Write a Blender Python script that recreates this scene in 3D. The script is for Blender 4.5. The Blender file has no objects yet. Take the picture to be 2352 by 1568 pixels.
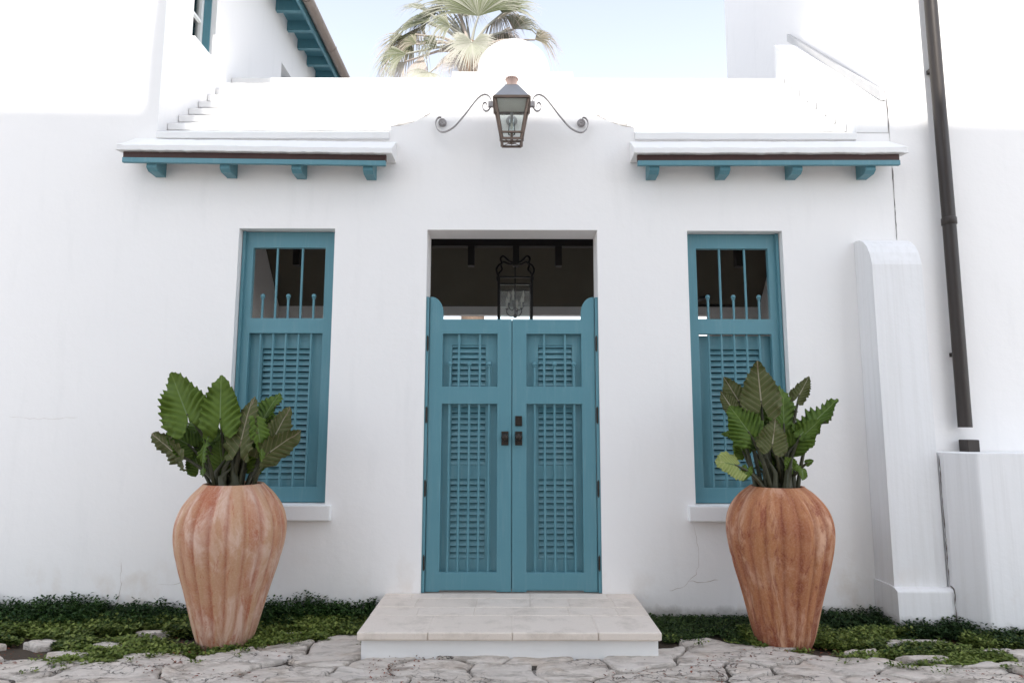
import bpy, bmesh, math, random
from mathutils import Vector, Matrix, noise
random.seed(7)
R = math.radians
sc = bpy.context.scene
col = sc.collection

# ------------------------------------------------------------------ camera, sky, sun, exposure
CAM_H, CAM_D, PITCH, ROLL, FPX = 1.384, 5.0, R(7.17), R(0.12), 1502.7
cd = bpy.data.cameras.new('camera'); cam = bpy.data.objects.new('camera', cd); col.objects.link(cam)
cam.location = (0, -CAM_D, CAM_H)
cam.rotation_mode = 'XYZ'
cam.rotation_euler = (R(90) + PITCH, 0, 0)
cam.rotation_euler = (Matrix.Rotation(R(90) + PITCH, 3, 'X') @ Matrix.Rotation(ROLL, 3, 'Z')).to_euler()
cd.sensor_width = 36; cd.lens = 23.0; cd.clip_start = 0.05; cd.clip_end = 4000
sc.camera = cam

SUN_EL, SUN_AZ = R(50), R(3)          # the sun stands behind the camera, a touch to the right
w = bpy.data.worlds.new('World'); sc.world = w; w.use_nodes = True
nt = w.node_tree; nt.nodes.clear()
sky = nt.nodes.new('ShaderNodeTexSky'); sky.sky_type = 'NISHITA'; sky.sun_disc = False
sky.sun_elevation = SUN_EL; sky.sun_rotation = R(180) - SUN_AZ
sky.air_density = 1.0; sky.dust_density = 1.0; sky.ozone_density = 1.0
hs = nt.nodes.new('ShaderNodeHueSaturation'); hs.inputs['Saturation'].default_value = 0.43
bg = nt.nodes.new('ShaderNodeBackground'); bg.inputs['Strength'].default_value = 0.15
wo = nt.nodes.new('ShaderNodeOutputWorld')
nt.links.new(sky.outputs[0], hs.inputs['Color']); nt.links.new(hs.outputs[0], bg.inputs[0]); nt.links.new(bg.outputs[0], wo.inputs[0])

sl = bpy.data.lights.new('sun', 'SUN'); sl.energy = 2.5; sl.angle = R(0.53); sl.color = (1.0, 0.96, 0.90)
so = bpy.data.objects.new('sun', sl); col.objects.link(so)
sdir = Vector((math.sin(SUN_AZ) * math.cos(SUN_EL), -math.cos(SUN_AZ) * math.cos(SUN_EL), math.sin(SUN_EL)))
so.location = sdir * 60
so.rotation_euler = sdir.to_track_quat('Z', 'Y').to_euler()

vs = sc.view_settings
vs.view_transform = 'Standard'; vs.look = 'None'; vs.gamma = 1.0; vs.exposure = 1.41
sc.cycles.max_bounces = 10; sc.cycles.diffuse_bounces = 6; sc.cycles.transparent_max_bounces = 12

# ------------------------------------------------------------------ survey helper: photo point -> world point at a given distance
_c, _s = math.cos(PITCH), math.sin(PITCH)
def ray(px, py):
    x = px - 1176.0; y = 784.0 - py
    cr, sr = math.cos(ROLL), math.sin(ROLL)
    x, y = (x * cr - y * sr) / FPX, (x * sr + y * cr) / FPX
    return x, _c - y * _s, _s + y * _c
def at(px, py, Y):
    r = ray(px, py); t = (Y + CAM_D) / r[1]
    return Vector((r[0] * t, Y, CAM_H + r[2] * t))
def atX(px, py, X):
    r = ray(px, py); t = X / r[0]
    return Vector((X, r[1] * t - CAM_D, CAM_H + r[2] * t))

# ------------------------------------------------------------------ mesh builder
class MB:
    def __init__(s): s.v = []; s.f = []; s.m = []; s.uv = None; s.sm = []
    def add(s, vs, fs, mi=0, smooth=False):
        b = len(s.v); s.v += [tuple(p) for p in vs]
        for f in fs: s.f.append(tuple(b + i for i in f)); s.m.append(mi); s.sm.append(smooth)
    def box(s, x0, x1, y0, y1, z0, z1, mi=0):
        s.add([(x0,y0,z0),(x1,y0,z0),(x1,y1,z0),(x0,y1,z0),(x0,y0,z1),(x1,y0,z1),(x1,y1,z1),(x0,y1,z1)],
              [(0,3,2,1),(4,5,6,7),(0,1,5,4),(1,2,6,5),(2,3,7,6),(3,0,4,7)], mi); return s
    def prism(s, poly, axis, a, b, mi=0, smooth=False):
        # poly: 2-D outline; axis 'x' (poly = y,z), 'y' (poly = x,z), 'z' (poly = x,y)
        def p3(p, t):
            return {'x': (t, p[0], p[1]), 'y': (p[0], t, p[1]), 'z': (p[0], p[1], t)}[axis]
        n = len(poly)
        s.add([p3(p, a) for p in poly] + [p3(p, b) for p in poly],
              [tuple(range(n)), tuple(range(2*n-1, n-1, -1))], mi)
        s.add([p3(p, a) for p in poly] + [p3(p, b) for p in poly],
              [(i, i+n, (i+1) % n + n, (i+1) % n) for i in range(n)], mi, smooth); return s
    def tube(s, pts, rad, n=8, mi=0, caps=True):
        pts = [Vector(p) for p in pts]; k = len(pts)
        rs = rad if isinstance(rad, (list, tuple)) else [rad] * k
        vs = []; up = None
        for i, p in enumerate(pts):
            t = (pts[min(i+1, k-1)] - pts[max(i-1, 0)]).normalized()
            if up is None:
                up = Vector((0,0,1)) if abs(t.z) < 0.9 else Vector((0,1,0))
            a = t.cross(up).normalized(); b = a.cross(t).normalized(); up = b
            for j in range(n):
                q = 2*math.pi*j/n; vs.append(p + (a*math.cos(q) + b*math.sin(q)) * rs[i])
        fs = [(i*n+j, i*n+(j+1) % n, (i+1)*n+(j+1) % n, (i+1)*n+j) for i in range(k-1) for j in range(n)]
        s.add(vs, fs, mi, True)
        if caps: s.add(vs[:n], [tuple(range(n-1, -1, -1))], mi); s.add(vs[-n:], [tuple(range(n))], mi)
        return s
    def lathe(s, c, prof, n=24, mi=0, smooth=True):
        vs = [(c[0] + r*math.cos(2*math.pi*j/n), c[1] + r*math.sin(2*math.pi*j/n), c[2] + z) for r, z in prof for j in range(n)]
        k = len(prof)
        s.add(vs, [(i*n+j, i*n+(j+1) % n, (i+1)*n+(j+1) % n, (i+1)*n+j) for i in range(k-1) for j in range(n)], mi, smooth); return s
    def ball(s, c, r, n=10, mi=0):
        s.lathe(c, [(max(1e-4, r*math.sin(math.pi*i/6)), -r*math.cos(math.pi*i/6)) for i in range(7)], n, mi); return s
    def strap(s, pts, th, depth, mi=0):
        # flat bar bent in the x-z plane, wide along y
        k = len(pts); vs = []
        for i in range(k):
            t = (pts[min(i+1,k-1)] - pts[max(i-1,0)]); nrm = Vector((-t.z, 0, t.x)).normalized() * th/2
            p = pts[i]
            for q, dy in ((nrm, -depth/2), (nrm, depth/2), (-nrm, depth/2), (-nrm, -depth/2)):
                vs.append(p + q + Vector((0, dy, 0)))
        s.add(vs, [(i*4+j, i*4+(j+1) % 4, i*4+4+(j+1) % 4, i*4+4+j) for i in range(k-1) for j in range(4)] + [(3,2,1,0), (k*4-4,k*4-3,k*4-2,k*4-1)], mi); return s

org = {}
def mesh_of(mb, name, mats, origin=Vector((0,0,0)), fix=True, merge=False):
    me = bpy.data.meshes.new(name)
    me.from_pydata([(v[0]-origin[0], v[1]-origin[1], v[2]-origin[2]) for v in mb.v], [], mb.f)
    for m in (mats if isinstance(mats, (list, tuple)) else [mats]): me.materials.append(M[m])
    for p, mi, sm in zip(me.polygons, mb.m, mb.sm): p.material_index = mi; p.use_smooth = sm
    if mb.uv:
        uvl = me.uv_layers.new(name='UVMap')
        for l in me.loops: uvl.data[l.index].uv = mb.uv[l.vertex_index]
    if fix:
        bm = bmesh.new(); bm.from_mesh(me)
        if merge: bmesh.ops.remove_doubles(bm, verts=bm.verts, dist=1e-5)
        bmesh.ops.recalc_face_normals(bm, faces=bm.faces); bm.to_mesh(me); bm.free()
    me.update(); return me
def link(name, me, parent=None, origin=Vector((0,0,0))):
    o = bpy.data.objects.new(name, me); col.objects.link(o); origin = Vector(origin)
    if parent is not None:
        o.parent = parent; o.location = origin - org[parent.name]
    else: o.location = origin
    org[o.name] = origin; return o
def centre(mb):
    n = len(mb.v); return Vector([sum(v[i] for v in mb.v)/n for i in range(3)])
def part(name, mb, mat, parent, label=None, bevel=0, fix=True, merge=False):
    c = centre(mb); o = link(name, mesh_of(mb, name, mat, c, fix, merge), parent, c)
    if label: o['label'] = label
    if bevel: bev(o, bevel)
    return o
def bev(o, wd, seg=2, ang=40):
    m = o.modifiers.new('bevel', 'BEVEL'); m.width = wd; m.segments = seg; m.limit_method = 'ANGLE'; m.angle_limit = R(ang)
def tag(o, label, cat, group=None, kind=None):
    o['label'] = label; o['category'] = cat
    if group: o['group'] = group
    if kind: o['kind'] = kind
    return o
def thing(name, loc, label, cat, group=None):
    o = link(name, None, None, Vector(loc)); o.empty_display_size = 0.2
    return tag(o, label, cat, group)
def single(name, mb, mat, label, cat, group=None, kind=None, origin=None, **k):
    c = Vector(origin) if origin is not None else centre(mb)
    o = link(name, mesh_of(mb, name, mat, c, **k), None, c); return tag(o, label, cat, group, kind)
def structure(name, mb, mat, **k):
    o = link(name, mesh_of(mb, name, mat, **k)); o['kind'] = 'structure'; return o

# ------------------------------------------------------------------ materials
M = {}
class N:
    def __init__(s, name):
        m = bpy.data.materials.new(name); m.use_nodes = True; s.m = m; s.t = m.node_tree; s.t.nodes.clear(); M[name] = m
        s.out = s.n('ShaderNodeOutputMaterial'); s.b = s.n('ShaderNodeBsdfPrincipled'); s.l(s.b.outputs[0], s.out.inputs[0])
    def n(s, t, **k):
        x = s.t.nodes.new(t)
        for a, v in k.items(): setattr(x, a, v)
        return x
    def l(s, a, b): s.t.links.new(a, b)
    def pos(s, scale=(1,1,1), kind='world', rot=(0,0,0)):
        src = s.n('ShaderNodeNewGeometry').outputs['Position'] if kind == 'world' else s.n('ShaderNodeTexCoord').outputs['UV' if kind == 'uv' else 'Object']
        mp = s.n('ShaderNodeMapping'); mp.inputs['Scale'].default_value = scale; mp.inputs['Rotation'].default_value = rot
        s.l(src, mp.inputs[0]); return mp.outputs[0]
    def noise(s, vec, scale, detail=4, rough=0.55, dist=0):
        x = s.n('ShaderNodeTexNoise'); x.inputs['Scale'].default_value = scale; x.inputs['Detail'].default_value = detail
        x.inputs['Roughness'].default_value = rough; x.inputs['Distortion'].default_value = dist; s.l(vec, x.inputs['Vector']); return x.outputs['Fac']
    def ramp(s, fac, stops):
        x = s.n('ShaderNodeValToRGB'); e = x.color_ramp.elements
        while len(e) < len(stops): e.new(0.5)
        for i, (p, c) in enumerate(stops):
            e[i].position = p; e[i].color = (c, c, c, 1) if isinstance(c, (int, float)) else (*c, 1)
        s.l(fac, x.inputs[0]); return x.outputs[0]
    def mix(s, fac, a, b, mode='MIX'):
        x = s.n('ShaderNodeMix', data_type='RGBA', blend_type=mode)
        for v, i in ((fac, 0), (a, 6), (b, 7)):
            if isinstance(v, (int, float)): x.inputs[i].default_value = v
            elif isinstance(v, tuple): x.inputs[i].default_value = (*v, 1)
            else: s.l(v, x.inputs[i])
        return x.outputs[2]
    def math(s, op, a, b=0.0, c=None):
        x = s.n('ShaderNodeMath', operation=op)
        for i, v in enumerate((a, b) if c is None else (a, b, c)):
            if isinstance(v, (int, float)): x.inputs[i].default_value = v
            else: s.l(v, x.inputs[i])
        return x.outputs[0]
    def bump(s, h, strength=0.3, dist=0.01):
        x = s.n('ShaderNodeBump'); x.inputs['Strength'].default_value = strength; x.inputs['Distance'].default_value = dist
        s.l(h, x.inputs['Height']); s.l(x.outputs[0], s.b.inputs['Normal'])
    def set(s, color=None, rough=None, metal=None, **k):
        for key, v in (('Base Color', color), ('Roughness', rough), ('Metallic', metal), *k.items()):
            if v is None: continue
            i = s.b.inputs[key.replace('_', ' ')]
            if isinstance(v, tuple): i.default_value = (*v, 1)
            elif isinstance(v, (int, float)): i.default_value = v
            else: s.l(v, i)
        return s

def plaster(name, a, b, stain=True, streak=0.0):
    n = N(name); p = n.pos()
    c = n.mix(n.noise(p, 1.1, 6, 0.6), a, b)
    c = n.mix(n.ramp(n.noise(n.pos((3.2, 3.2, .5)), 2.2, 5, 0.6), [(.56, 0), (.80, .30)]), c, (.70, .69, .68))
    if stain:   # splash stains and faint rust blooms with outlines of their own
        z = n.n('ShaderNodeSeparateXYZ'); n.l(n.n('ShaderNodeNewGeometry').outputs['Position'], z.inputs[0])
        low = n.ramp(n.math('ADD', z.outputs[2], n.math('MULTIPLY', n.noise(p, 2.3, 5), .9)), [(.45, 1), (.95, 0)])
        blot = n.ramp(n.noise(n.pos((1, 1, .7)), 3.4, 6, .62), [(.54, 0), (.66, 1)])
        c = n.mix(n.math('MULTIPLY', n.math('MULTIPLY', low, blot), .42), c, (.60, .50, .40))
        foot = n.ramp(n.math('ADD', z.outputs[2], n.math('MULTIPLY', n.noise(p, 9, 6, .7), .12)), [(.07, 1), (.13, 0)])
        c = n.mix(n.math('MULTIPLY', foot, .65), c, (.26, .24, .21))
    if streak:
        st = n.ramp(n.noise(n.pos((26, 26, .7)), 1.0, 5, .65), [(.45, 0), (.72, 1)])
        c = n.mix(n.math('MULTIPLY', st, streak), c, (.66, .65, .64))
    h = n.math('ADD', n.math('MULTIPLY', n.noise(p, 5, 5, .6), 1.0), n.math('MULTIPLY', n.noise(p, 60, 4, .6), .10))
    n.set(c, .88); n.bump(h, .28, .015); return n
plaster('plaster', (.855, .835, .82), (.815, .80, .79))
plaster('roof_plaster', (.81, .80, .79), (.76, .755, .75), stain=False)
plaster('buttress_plaster', (.81, .80, .80), (.75, .75, .755), streak=.5)

def teal(name, k=1.0):
    n = N(name); p = n.pos()
    c = n.mix(n.noise(p, 3.0, 5, .6), (.076*k, .216*k, .264*k), (.102*k, .248*k, .296*k))
    c = n.mix(n.ramp(n.noise(n.pos((30, 30, 2.0)), 1.0, 5, .7), [(.52, 0), (.78, .5)]), c, (.165*k, .30*k, .345*k))
    n.set(c, n.ramp(n.noise(p, 12, 4), [(.3, .38), (.7, .55)])); n.bump(n.noise(n.pos((90, 90, 6)), 1, 4, .6), .12, .003)
teal('teal_paint')
def simple(name, a, b=None, rough=.6, metal=0.0, scale=8, bump=0.0, bdist=.004, **k):
    n = N(name); p = n.pos()
    c = n.mix(n.noise(p, scale, 5, .6), a, b or a); n.set(c, rough, metal, **k)
    if bump: n.bump(n.noise(p, scale*4, 5, .65), bump, bdist)
    return n
simple('copper_gutter', (.075, .032, .026), (.035, .018, .016), .55, .3, 14)
simple('weathered_copper', (.33, .27, .23), (.24, .20, .175), .6, .25, 10, .2)
simple('window_white', (.78, .78, .77), None, .5)
simple('black_iron', (.012, .011, .011), (.02, .018, .018), .5, .5, 20)
simple('bronze', (.022, .018, .015), (.05, .04, .033), .38, .7, 40, .1)
simple('lantern_copper', (.22, .155, .125), (.13, .105, .085), .42, .75, 18, .1)
simple('lantern_roof', (.36, .36, .36), (.26, .26, .26), .3, .8, 10)
simple('chimney_copper', (.62, .45, .38), (.52, .36, .31), .5, .5, 20)
simple('scroll_iron', (.42, .40, .40), (.30, .275, .27), .55, .3, 25)
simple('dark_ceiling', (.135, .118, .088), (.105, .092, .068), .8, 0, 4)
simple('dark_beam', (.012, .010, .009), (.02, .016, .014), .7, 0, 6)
simple('candle', (.75, .72, .65), None, .5)
simple('flashing', (.60, .59, .58), (.50, .49, .48), .6, 0, 12)
simple('soil', (.040, .028, .019), (.085, .062, .042), .95, 0, 14, .8, .02)
simple('lane_stone', (.50, .46, .42), (.60, .56, .52), .9, 0, 3)
simple('louvre_dark_backing', (.006, .007, .008), None, .9)  # near-black sheet added behind the slats so the gaps read as dark
simple('pot_soil', (.03, .022, .016), (.05, .036, .025), .95, 0, 20, .6, .02)
simple('room_floor', (.42, .38, .34), (.36, .32, .28), .7, 0, 5)
simple('crack', (.56, .50, .45), (.42, .36, .31), .95, 0, 30)
simple('dark_joint', (.07, .06, .055), (.16, .14, .125), .95, 0, 40)
simple('opposite_render', (.80, .79, .77), (.76, .75, .73), .9, 0, 2)
simple('palm_trunk', (.16, .11, .08), (.26, .19, .14), .9, 0, 9, .6, .03)

n = N('downpipe_bronze'); p = n.pos()
c = n.mix(n.noise(n.pos((18, 18, 1.2)), 1.0, 6, .7), (.022, .018, .016), (.055, .045, .040))
c = n.mix(n.ramp(n.noise(n.pos((60, 60, 2.4)), 1.0, 6, .7), [(.62, 0), (.74, .45)]), c, (.20, .175, .16))
n.set(c, .42, .35); n.bump(n.noise(p, 30, 4), .1, .004)

n = N('glass'); tr = n.n('ShaderNodeBsdfTransparent'); gl = n.n('ShaderNodeBsdfGlossy'); gl.inputs['Roughness'].default_value = .03
tr.inputs[0].default_value = (.93, .95, .94, 1)
fr = n.n('ShaderNodeFresnel'); fr.inputs[0].default_value = 1.5; mx = n.n('ShaderNodeMixShader')
n.l(fr.outputs[0], mx.inputs[0]); n.l(tr.outputs[0], mx.inputs[1]); n.l(gl.outputs[0], mx.inputs[2]); n.l(mx.outputs[0], n.out.inputs[0])

def terracotta(name, clay, pale, red, ochre, pale_lo, red_lo, seed):
    n = N(name)
    uv = n.n('ShaderNodeTexCoord').outputs['UV']
    def m(sx, sy):
        mp = n.n('ShaderNodeMapping'); mp.inputs['Scale'].default_value = (sx, sy, 1); mp.inputs['Location'].default_value = (seed, seed*.7, 0); n.l(uv, mp.inputs[0]); return mp.outputs[0]
    c = n.mix(n.noise(m(14, 2.2), 1.6, 6, .65, .4), clay, ochre)
    su = n.n('ShaderNodeSeparateXYZ'); n.l(uv, su.inputs[0]); wn = n.n('ShaderNodeTexWhiteNoise', noise_dimensions='1D')
    n.l(n.math('ADD', n.math('FLOOR', n.math('ADD', n.math('MULTIPLY', su.outputs[0], 20.0), n.math('MULTIPLY', n.noise(m(6, 3), 2, 4), .25))), seed), wn.inputs['W'])
    c = n.mix(n.math('MULTIPLY', n.ramp(wn.outputs['Value'], [(.35, 0), (.9, .8)]), n.ramp(n.noise(m(3, 2.4), 1.6, 5, .6), [(.38, .1), (.62, 1)])), c, red)
    c = n.mix(n.ramp(n.noise(m(10, 2.2), 1.3, 7, .7, .7), [(pale_lo, 0), (pale_lo+.17, .85)]), c, pale)
    c = n.mix(n.ramp(n.math('ADD', n.noise(m(18, 3.0), 1.5, 8, .75, .6), n.ramp(su.outputs[1], [(.02, .085), (.26, 0)])), [(red_lo, 0), (red_lo+.09, .85)]), c, red)
    gv = n.n('ShaderNodeAttribute'); gv.attribute_name = 'groove'     # red tint follows the grooves of the fluting
    c = n.mix(n.math('MULTIPLY', gv.outputs['Fac'], n.ramp(n.noise(m(8, 5), 2, 5), [(.35, .3), (.65, .8)])), c, red)
    fine = n.noise(n.pos(), 90, 5, .7)
    c = n.mix(n.ramp(fine, [(.45, 0), (.75, .35)]), c, pale)
    n.set(c, .86); n.bump(n.math('ADD', fine, n.math('MULTIPLY', n.noise(m(30, 8), 2, 5), .8)), .35, .006)
terracotta('terracotta_pale', (.52, .285, .195), (.65, .46, .37), (.36, .10, .045), (.45, .265, .125), .47, .57, 1.3)
terracotta('terracotta_red', (.48, .185, .095), (.62, .37, .25), (.22, .052, .025), (.33, .15, .045), .49, .52, 4.7)

def leafmat(name, base, lite, vein, veinw, dark):
    n = N(name); uv = n.n('ShaderNodeTexCoord').outputs['UV']; sp = n.n('ShaderNodeSeparateXYZ'); n.l(uv, sp.inputs[0])
    y = n.math('ABSOLUTE', n.math('SUBTRACT', sp.outputs[1], .5)); x = sp.outputs[0]
    t = n.math('SUBTRACT', x, n.math('MULTIPLY', y, .85))
    fr = n.math('ABSOLUTE', n.math('SUBTRACT', n.math('FRACT', n.math('MULTIPLY', t, 6.0)), .5))      # 0.5 on a vein
    lat = n.ramp(fr, [(.5 - veinw*1.6, 0), (.5 - veinw*.5, .6)])
    mid = n.ramp(y, [(.010, 1), (.020, 0)])
    vm = n.math('MAXIMUM', lat, mid)
    c = n.mix(n.noise(n.pos(), 9, 5, .6), base, lite)
    c = n.mix(n.ramp(fr, [(.0, .5), (.25, 0)]), c, dark)
    c = n.mix(vm, c, vein)
    oi = n.n('ShaderNodeObjectInfo'); c = n.mix(n.math('MULTIPLY', oi.outputs['Random'], .45), c, (lite[0]*1.2, lite[1]*1.1, lite[2]*1.1))
    n.set(c, .52); n.b.inputs['Specular IOR Level'].default_value = .22
    tl = n.n('ShaderNodeBsdfTranslucent'); n.l(c, tl.inputs[0]); ms = n.n('ShaderNodeMixShader'); ms.inputs[0].default_value = .12
    n.l(n.b.outputs[0], ms.inputs[1]); n.l(tl.outputs[0], ms.inputs[2]); n.l(ms.outputs[0], n.out.inputs[0])
    n.bump(n.math('ADD', n.math('MULTIPLY', vm, -.6), n.noise(n.pos(), 60, 4)), .3, .004)
leafmat('leaf_upper', (.040, .088, .010), (.105, .165, .022), (.14, .20, .045), .022, (.018, .045, .006))
leafmat('leaf_under', (.060, .074, .022), (.088, .100, .030), (.25, .195, .135), .045, (.040, .052, .016))
leafmat('leaf_yellow', (.22, .27, .075), (.28, .32, .10), (.38, .38, .18), .05, (.17, .22, .05))
simple('stalk', (.050, .058, .022), (.035, .028, .016), .5, 0, 14)

def foliage(name, rough=.5):
    n = N(name); a = n.n('ShaderNodeAttribute'); a.attribute_name = 'pigment'
    n.set(a.outputs['Color'], rough); n.b.inputs['Specular IOR Level'].default_value = .2
    tl = n.n('ShaderNodeBsdfTranslucent'); n.l(a.outputs['Color'], tl.inputs[0]); ms = n.n('ShaderNodeMixShader'); ms.inputs[0].default_value = .25
    n.l(n.b.outputs[0], ms.inputs[1]); n.l(tl.outputs[0], ms.inputs[2]); n.l(ms.outputs[0], n.out.inputs[0])
foliage('foliage'); foliage('litter', .8); foliage('frond', .55)

n = N('flagstone'); oi = n.n('ShaderNodeObjectInfo')
def off(n, sc_):
    mp = n.n('ShaderNodeMapping'); mp.inputs['Scale'].default_value = sc_; n.l(n.n('ShaderNodeNewGeometry').outputs['Position'], mp.inputs[0])
    cb = n.n('ShaderNodeCombineXYZ'); n.l(n.math('MULTIPLY', oi.outputs['Random'], 30), cb.inputs[0]); n.l(n.math('MULTIPLY', oi.outputs['Random'], 17), cb.inputs[1]); n.l(cb.outputs[0], mp.inputs['Location']); return mp.outputs[0]
q = off(n, (1.2, 3.6, 3))
c = n.mix(n.noise(q, 2.6, 8, .65, 1.2), (.52, .44, .37), (.82, .755, .69))
c = n.mix(n.ramp(n.noise(off(n, (1, 2.4, 2)), 5.5, 8, .72, .8), [(.48, 0), (.64, .85)]), c, (.24, .195, .155))
c = n.mix(n.ramp(n.noise(off(n, (1, 1.6, 1)), 3.2, 6, .6), [(.55, 0), (.7, .55)]), c, (.55, .43, .33))
c = n.mix(n.ramp(n.noise(q, 9, 8, .75), [(.64, 0), (.70, .8)]), c, (.055, .045, .036))
c = n.mix(n.math('MULTIPLY', oi.outputs['Random'], .35), c, (.72, .67, .62))
vo = n.n('ShaderNodeTexVoronoi', feature='DISTANCE_TO_EDGE'); vo.inputs['Scale'].default_value = 4.2
wp = n.n('ShaderNodeVectorMath', operation='ADD'); nz = n.n('ShaderNodeTexNoise'); nz.inputs['Scale'].default_value = 3.5; nz.inputs['Detail'].default_value = 6; n.l(off(n, (1, 1, 1)), nz.inputs['Vector'])
n.l(off(n, (.8, 1.9, 1)), wp.inputs[0]); n.l(nz.outputs['Color'], wp.inputs[1]); n.l(wp.outputs[0], vo.inputs['Vector'])
fis = n.math('MULTIPLY', n.ramp(vo.outputs['Distance'], [(.0, 1), (.022, 0)]), n.ramp(n.noise(off(n, (1, 1, 1)), 2.1, 4), [(.52, 0), (.60, 1)]))
c = n.mix(fis, c, (.05, .04, .032))
hh = n.math('ADD', n.noise(q, 5, 8, .7, 1.0), n.math('MULTIPLY', n.noise(off(n, (1, 1, 1)), 45, 6, .75), .35))
n.set(c, .9); n.bump(n.math('SUBTRACT', hh, n.math('MULTIPLY', fis, 1.2)), .9, .03)

n = N('mortar'); p = n.pos()
vo = n.n('ShaderNodeTexVoronoi'); vo.inputs['Scale'].default_value = 95; n.l(p, vo.inputs['Vector'])
c = n.mix(n.ramp(vo.outputs['Distance'], [(.1, 1), (.55, 0)]), (.20, .175, .15), n.mix(vo.outputs['Color'], (.54, .50, .46), (.70, .66, .61)))
c = n.mix(n.ramp(n.noise(p, 4.5, 7, .7), [(.44, 0), (.54, .95)]), c, (.045, .034, .025))
n.set(c, .95); n.bump(n.math('SUBTRACT', 1.0, vo.outputs['Distance']), .8, .012)

def slabmat(name, a, b, pit):
    n = N(name); p = n.pos(); oi = n.n('ShaderNodeObjectInfo')
    c = n.mix(n.noise(p, 3.5, 7, .65), a, b); c = n.mix(n.math('MULTIPLY', oi.outputs['Random'], .45), c, (.76, .68, .61))
    c = n.mix(n.ramp(n.noise(p, 130, 3, .7), [(.58, 0), (.72, .5)]), c, pit)
    c = n.mix(n.ramp(n.noise(p, 6, 8, .7), [(.50, 0), (.70, .5)]), c, (.40, .34, .28))
    n.set(c, .88); n.bump(n.noise(p, 110, 5, .7), .35, .006)
slabmat('step_stone', (.66, .575, .50), (.73, .645, .57), (.46, .40, .34))

# ------------------------------------------------------------------ ground
g = MB(); K = 400
g.add([(-K,-K,-.044),(K,-K,-.044),(K,K,-.044),(-K,K,-.044)], [(0,1,2,3)])
structure('ground', g, 'soil', fix=False)
pv = MB(); nx, ny = 90, 30
for j in range(ny+1):
    for i in range(nx+1):
        x = -6 + 12*i/nx; y = -3.6 + 2.85*j/ny
        pv.v.append((x, y, -.024 + .014*noise.noise((x*2.3, y*2.3, 1.7)) - .022*max(0, (y + .95))/.2))
for j in range(ny):
    for i in range(nx):
        a = j*(nx+1)+i; pv.f.append((a, a+1, a+nx+2, a+nx+1)); pv.m.append(0); pv.sm.append(True)
paving = structure('paving', pv, 'mortar', fix=False)
ln_ = MB(); ln_.add([(-30,-8,-.036),(30,-8,-.036),(30,-3.5,-.036),(-30,-3.5,-.036)], [(0,1,2,3)]); ln_.add([(-30,-3.5,-.037),(-5.9,-3.5,-.037),(-5.9,-.7,-.037),(-30,-.7,-.037)], [(0,1,2,3)]); ln_.add([(5.9,-3.5,-.037),(30,-3.5,-.037),(30,-.7,-.037),(5.9,-.7,-.037)], [(0,1,2,3)])
structure('lane', ln_, 'lane_stone', fix=False)

# flagstones: crazy paving laid cell by cell, cells stretched sideways
rng = random.Random(11)
seeds = []
for j in range(9):
    for i in range(23):
        seeds.append((-5.0 + i*.45 + rng.uniform(-.21, .21) + (.22 if j % 2 else 0), -2.20 + j*.185 + rng.uniform(-.08, .08)))
AN = 1.75
def clip(poly, nx_, ny_, d):
    out = []
    for i in range(len(poly)):
        a, b = poly[i], poly[(i+1) % len(poly)]
        da, db = a[0]*nx_ + a[1]*ny_ - d, b[0]*nx_ + b[1]*ny_ - d
        if da <= 0: out.append(a)
        if (da < 0 < db) or (db < 0 < da):
            t = da/(da-db); out.append((a[0]+t*(b[0]-a[0]), a[1]+t*(b[1]-a[1])))
    return out
def stone_mesh(poly, z, parent, gap=.010):
    # poly in world xy; jagged rim, uneven cleft face
    cx = sum(p[0] for p in poly)/len(poly); cy = sum(p[1] for p in poly)/len(poly)
    rim = []
    for i in range(len(poly)):
        a, b = Vector(poly[i]), Vector(poly[(i+1) % len(poly)]); L = (b-a).length; k = max(2, int(L/.035))
        for q in range(k):
            p = a.lerp(b, q/k); p = p + Vector((.11*noise.noise((p.x*2.1, p.y*3.5, .3)) + .035*noise.noise((p.x*8, p.y*9, 6.3)), .055*noise.noise((p.x*2.6, p.y*3, 7.7)) + .022*noise.noise((p.x*9, p.y*9, 1.3)))); d = Vector((cx, cy)) - p; dl = d.length
            jj = gap*.6 + .010*noise.noise((p.x*9, p.y*9, 3.1)) + .016*abs(noise.noise((p.x*4, p.y*4, 8.1)))
            p = p + d/dl*min(jj, dl*.3); rim.append((p.x, p.y))
    n_ = len(rim)
    if n_ < 5: return
    tx, ty = rng.uniform(-.02, .02), rng.uniform(-.03, .03); m = MB(); hz = rng.uniform(-.006, .010)
    rings = [(1.0, -.045), (1.0, -.004), (.955, .006), (.86, .008), (.70, .008), (.52, .008), (.33, .008), (.16, .008)]
    for s_, dz in rings:
        for x, y in rim:
            X, Y = cx+(x-cx)*s_, cy+(y-cy)*s_
            h = .012*noise.noise((X*3.0+hz*900, Y*9, 2.0)) + .010*(abs(noise.noise((X*6, Y*20 + X*3, 5.0))) - .3) + .004*noise.noise((X*22, Y*40, 5.0))
            m.v.append((X, Y, z + hz + dz + (h + tx*(X-cx) + ty*(Y-cy) if dz > -.04 else 0)))
    m.v.append((cx, cy, z + hz + .008))
    for r_ in range(len(rings)-1):
        for i in range(n_):
            a = r_*n_+i; b = r_*n_+(i+1) % n_; m.f.append((a, b, b+n_, a+n_)); m.m.append(0); m.sm.append(r_ > 1)
    for i in range(n_):
        m.f.append(((len(rings)-1)*n_+i, (len(rings)-1)*n_+(i+1) % n_, len(m.v)-1)); m.m.append(0); m.sm.append(True)
    part('flagstone', m, 'flagstone', parent)
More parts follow.
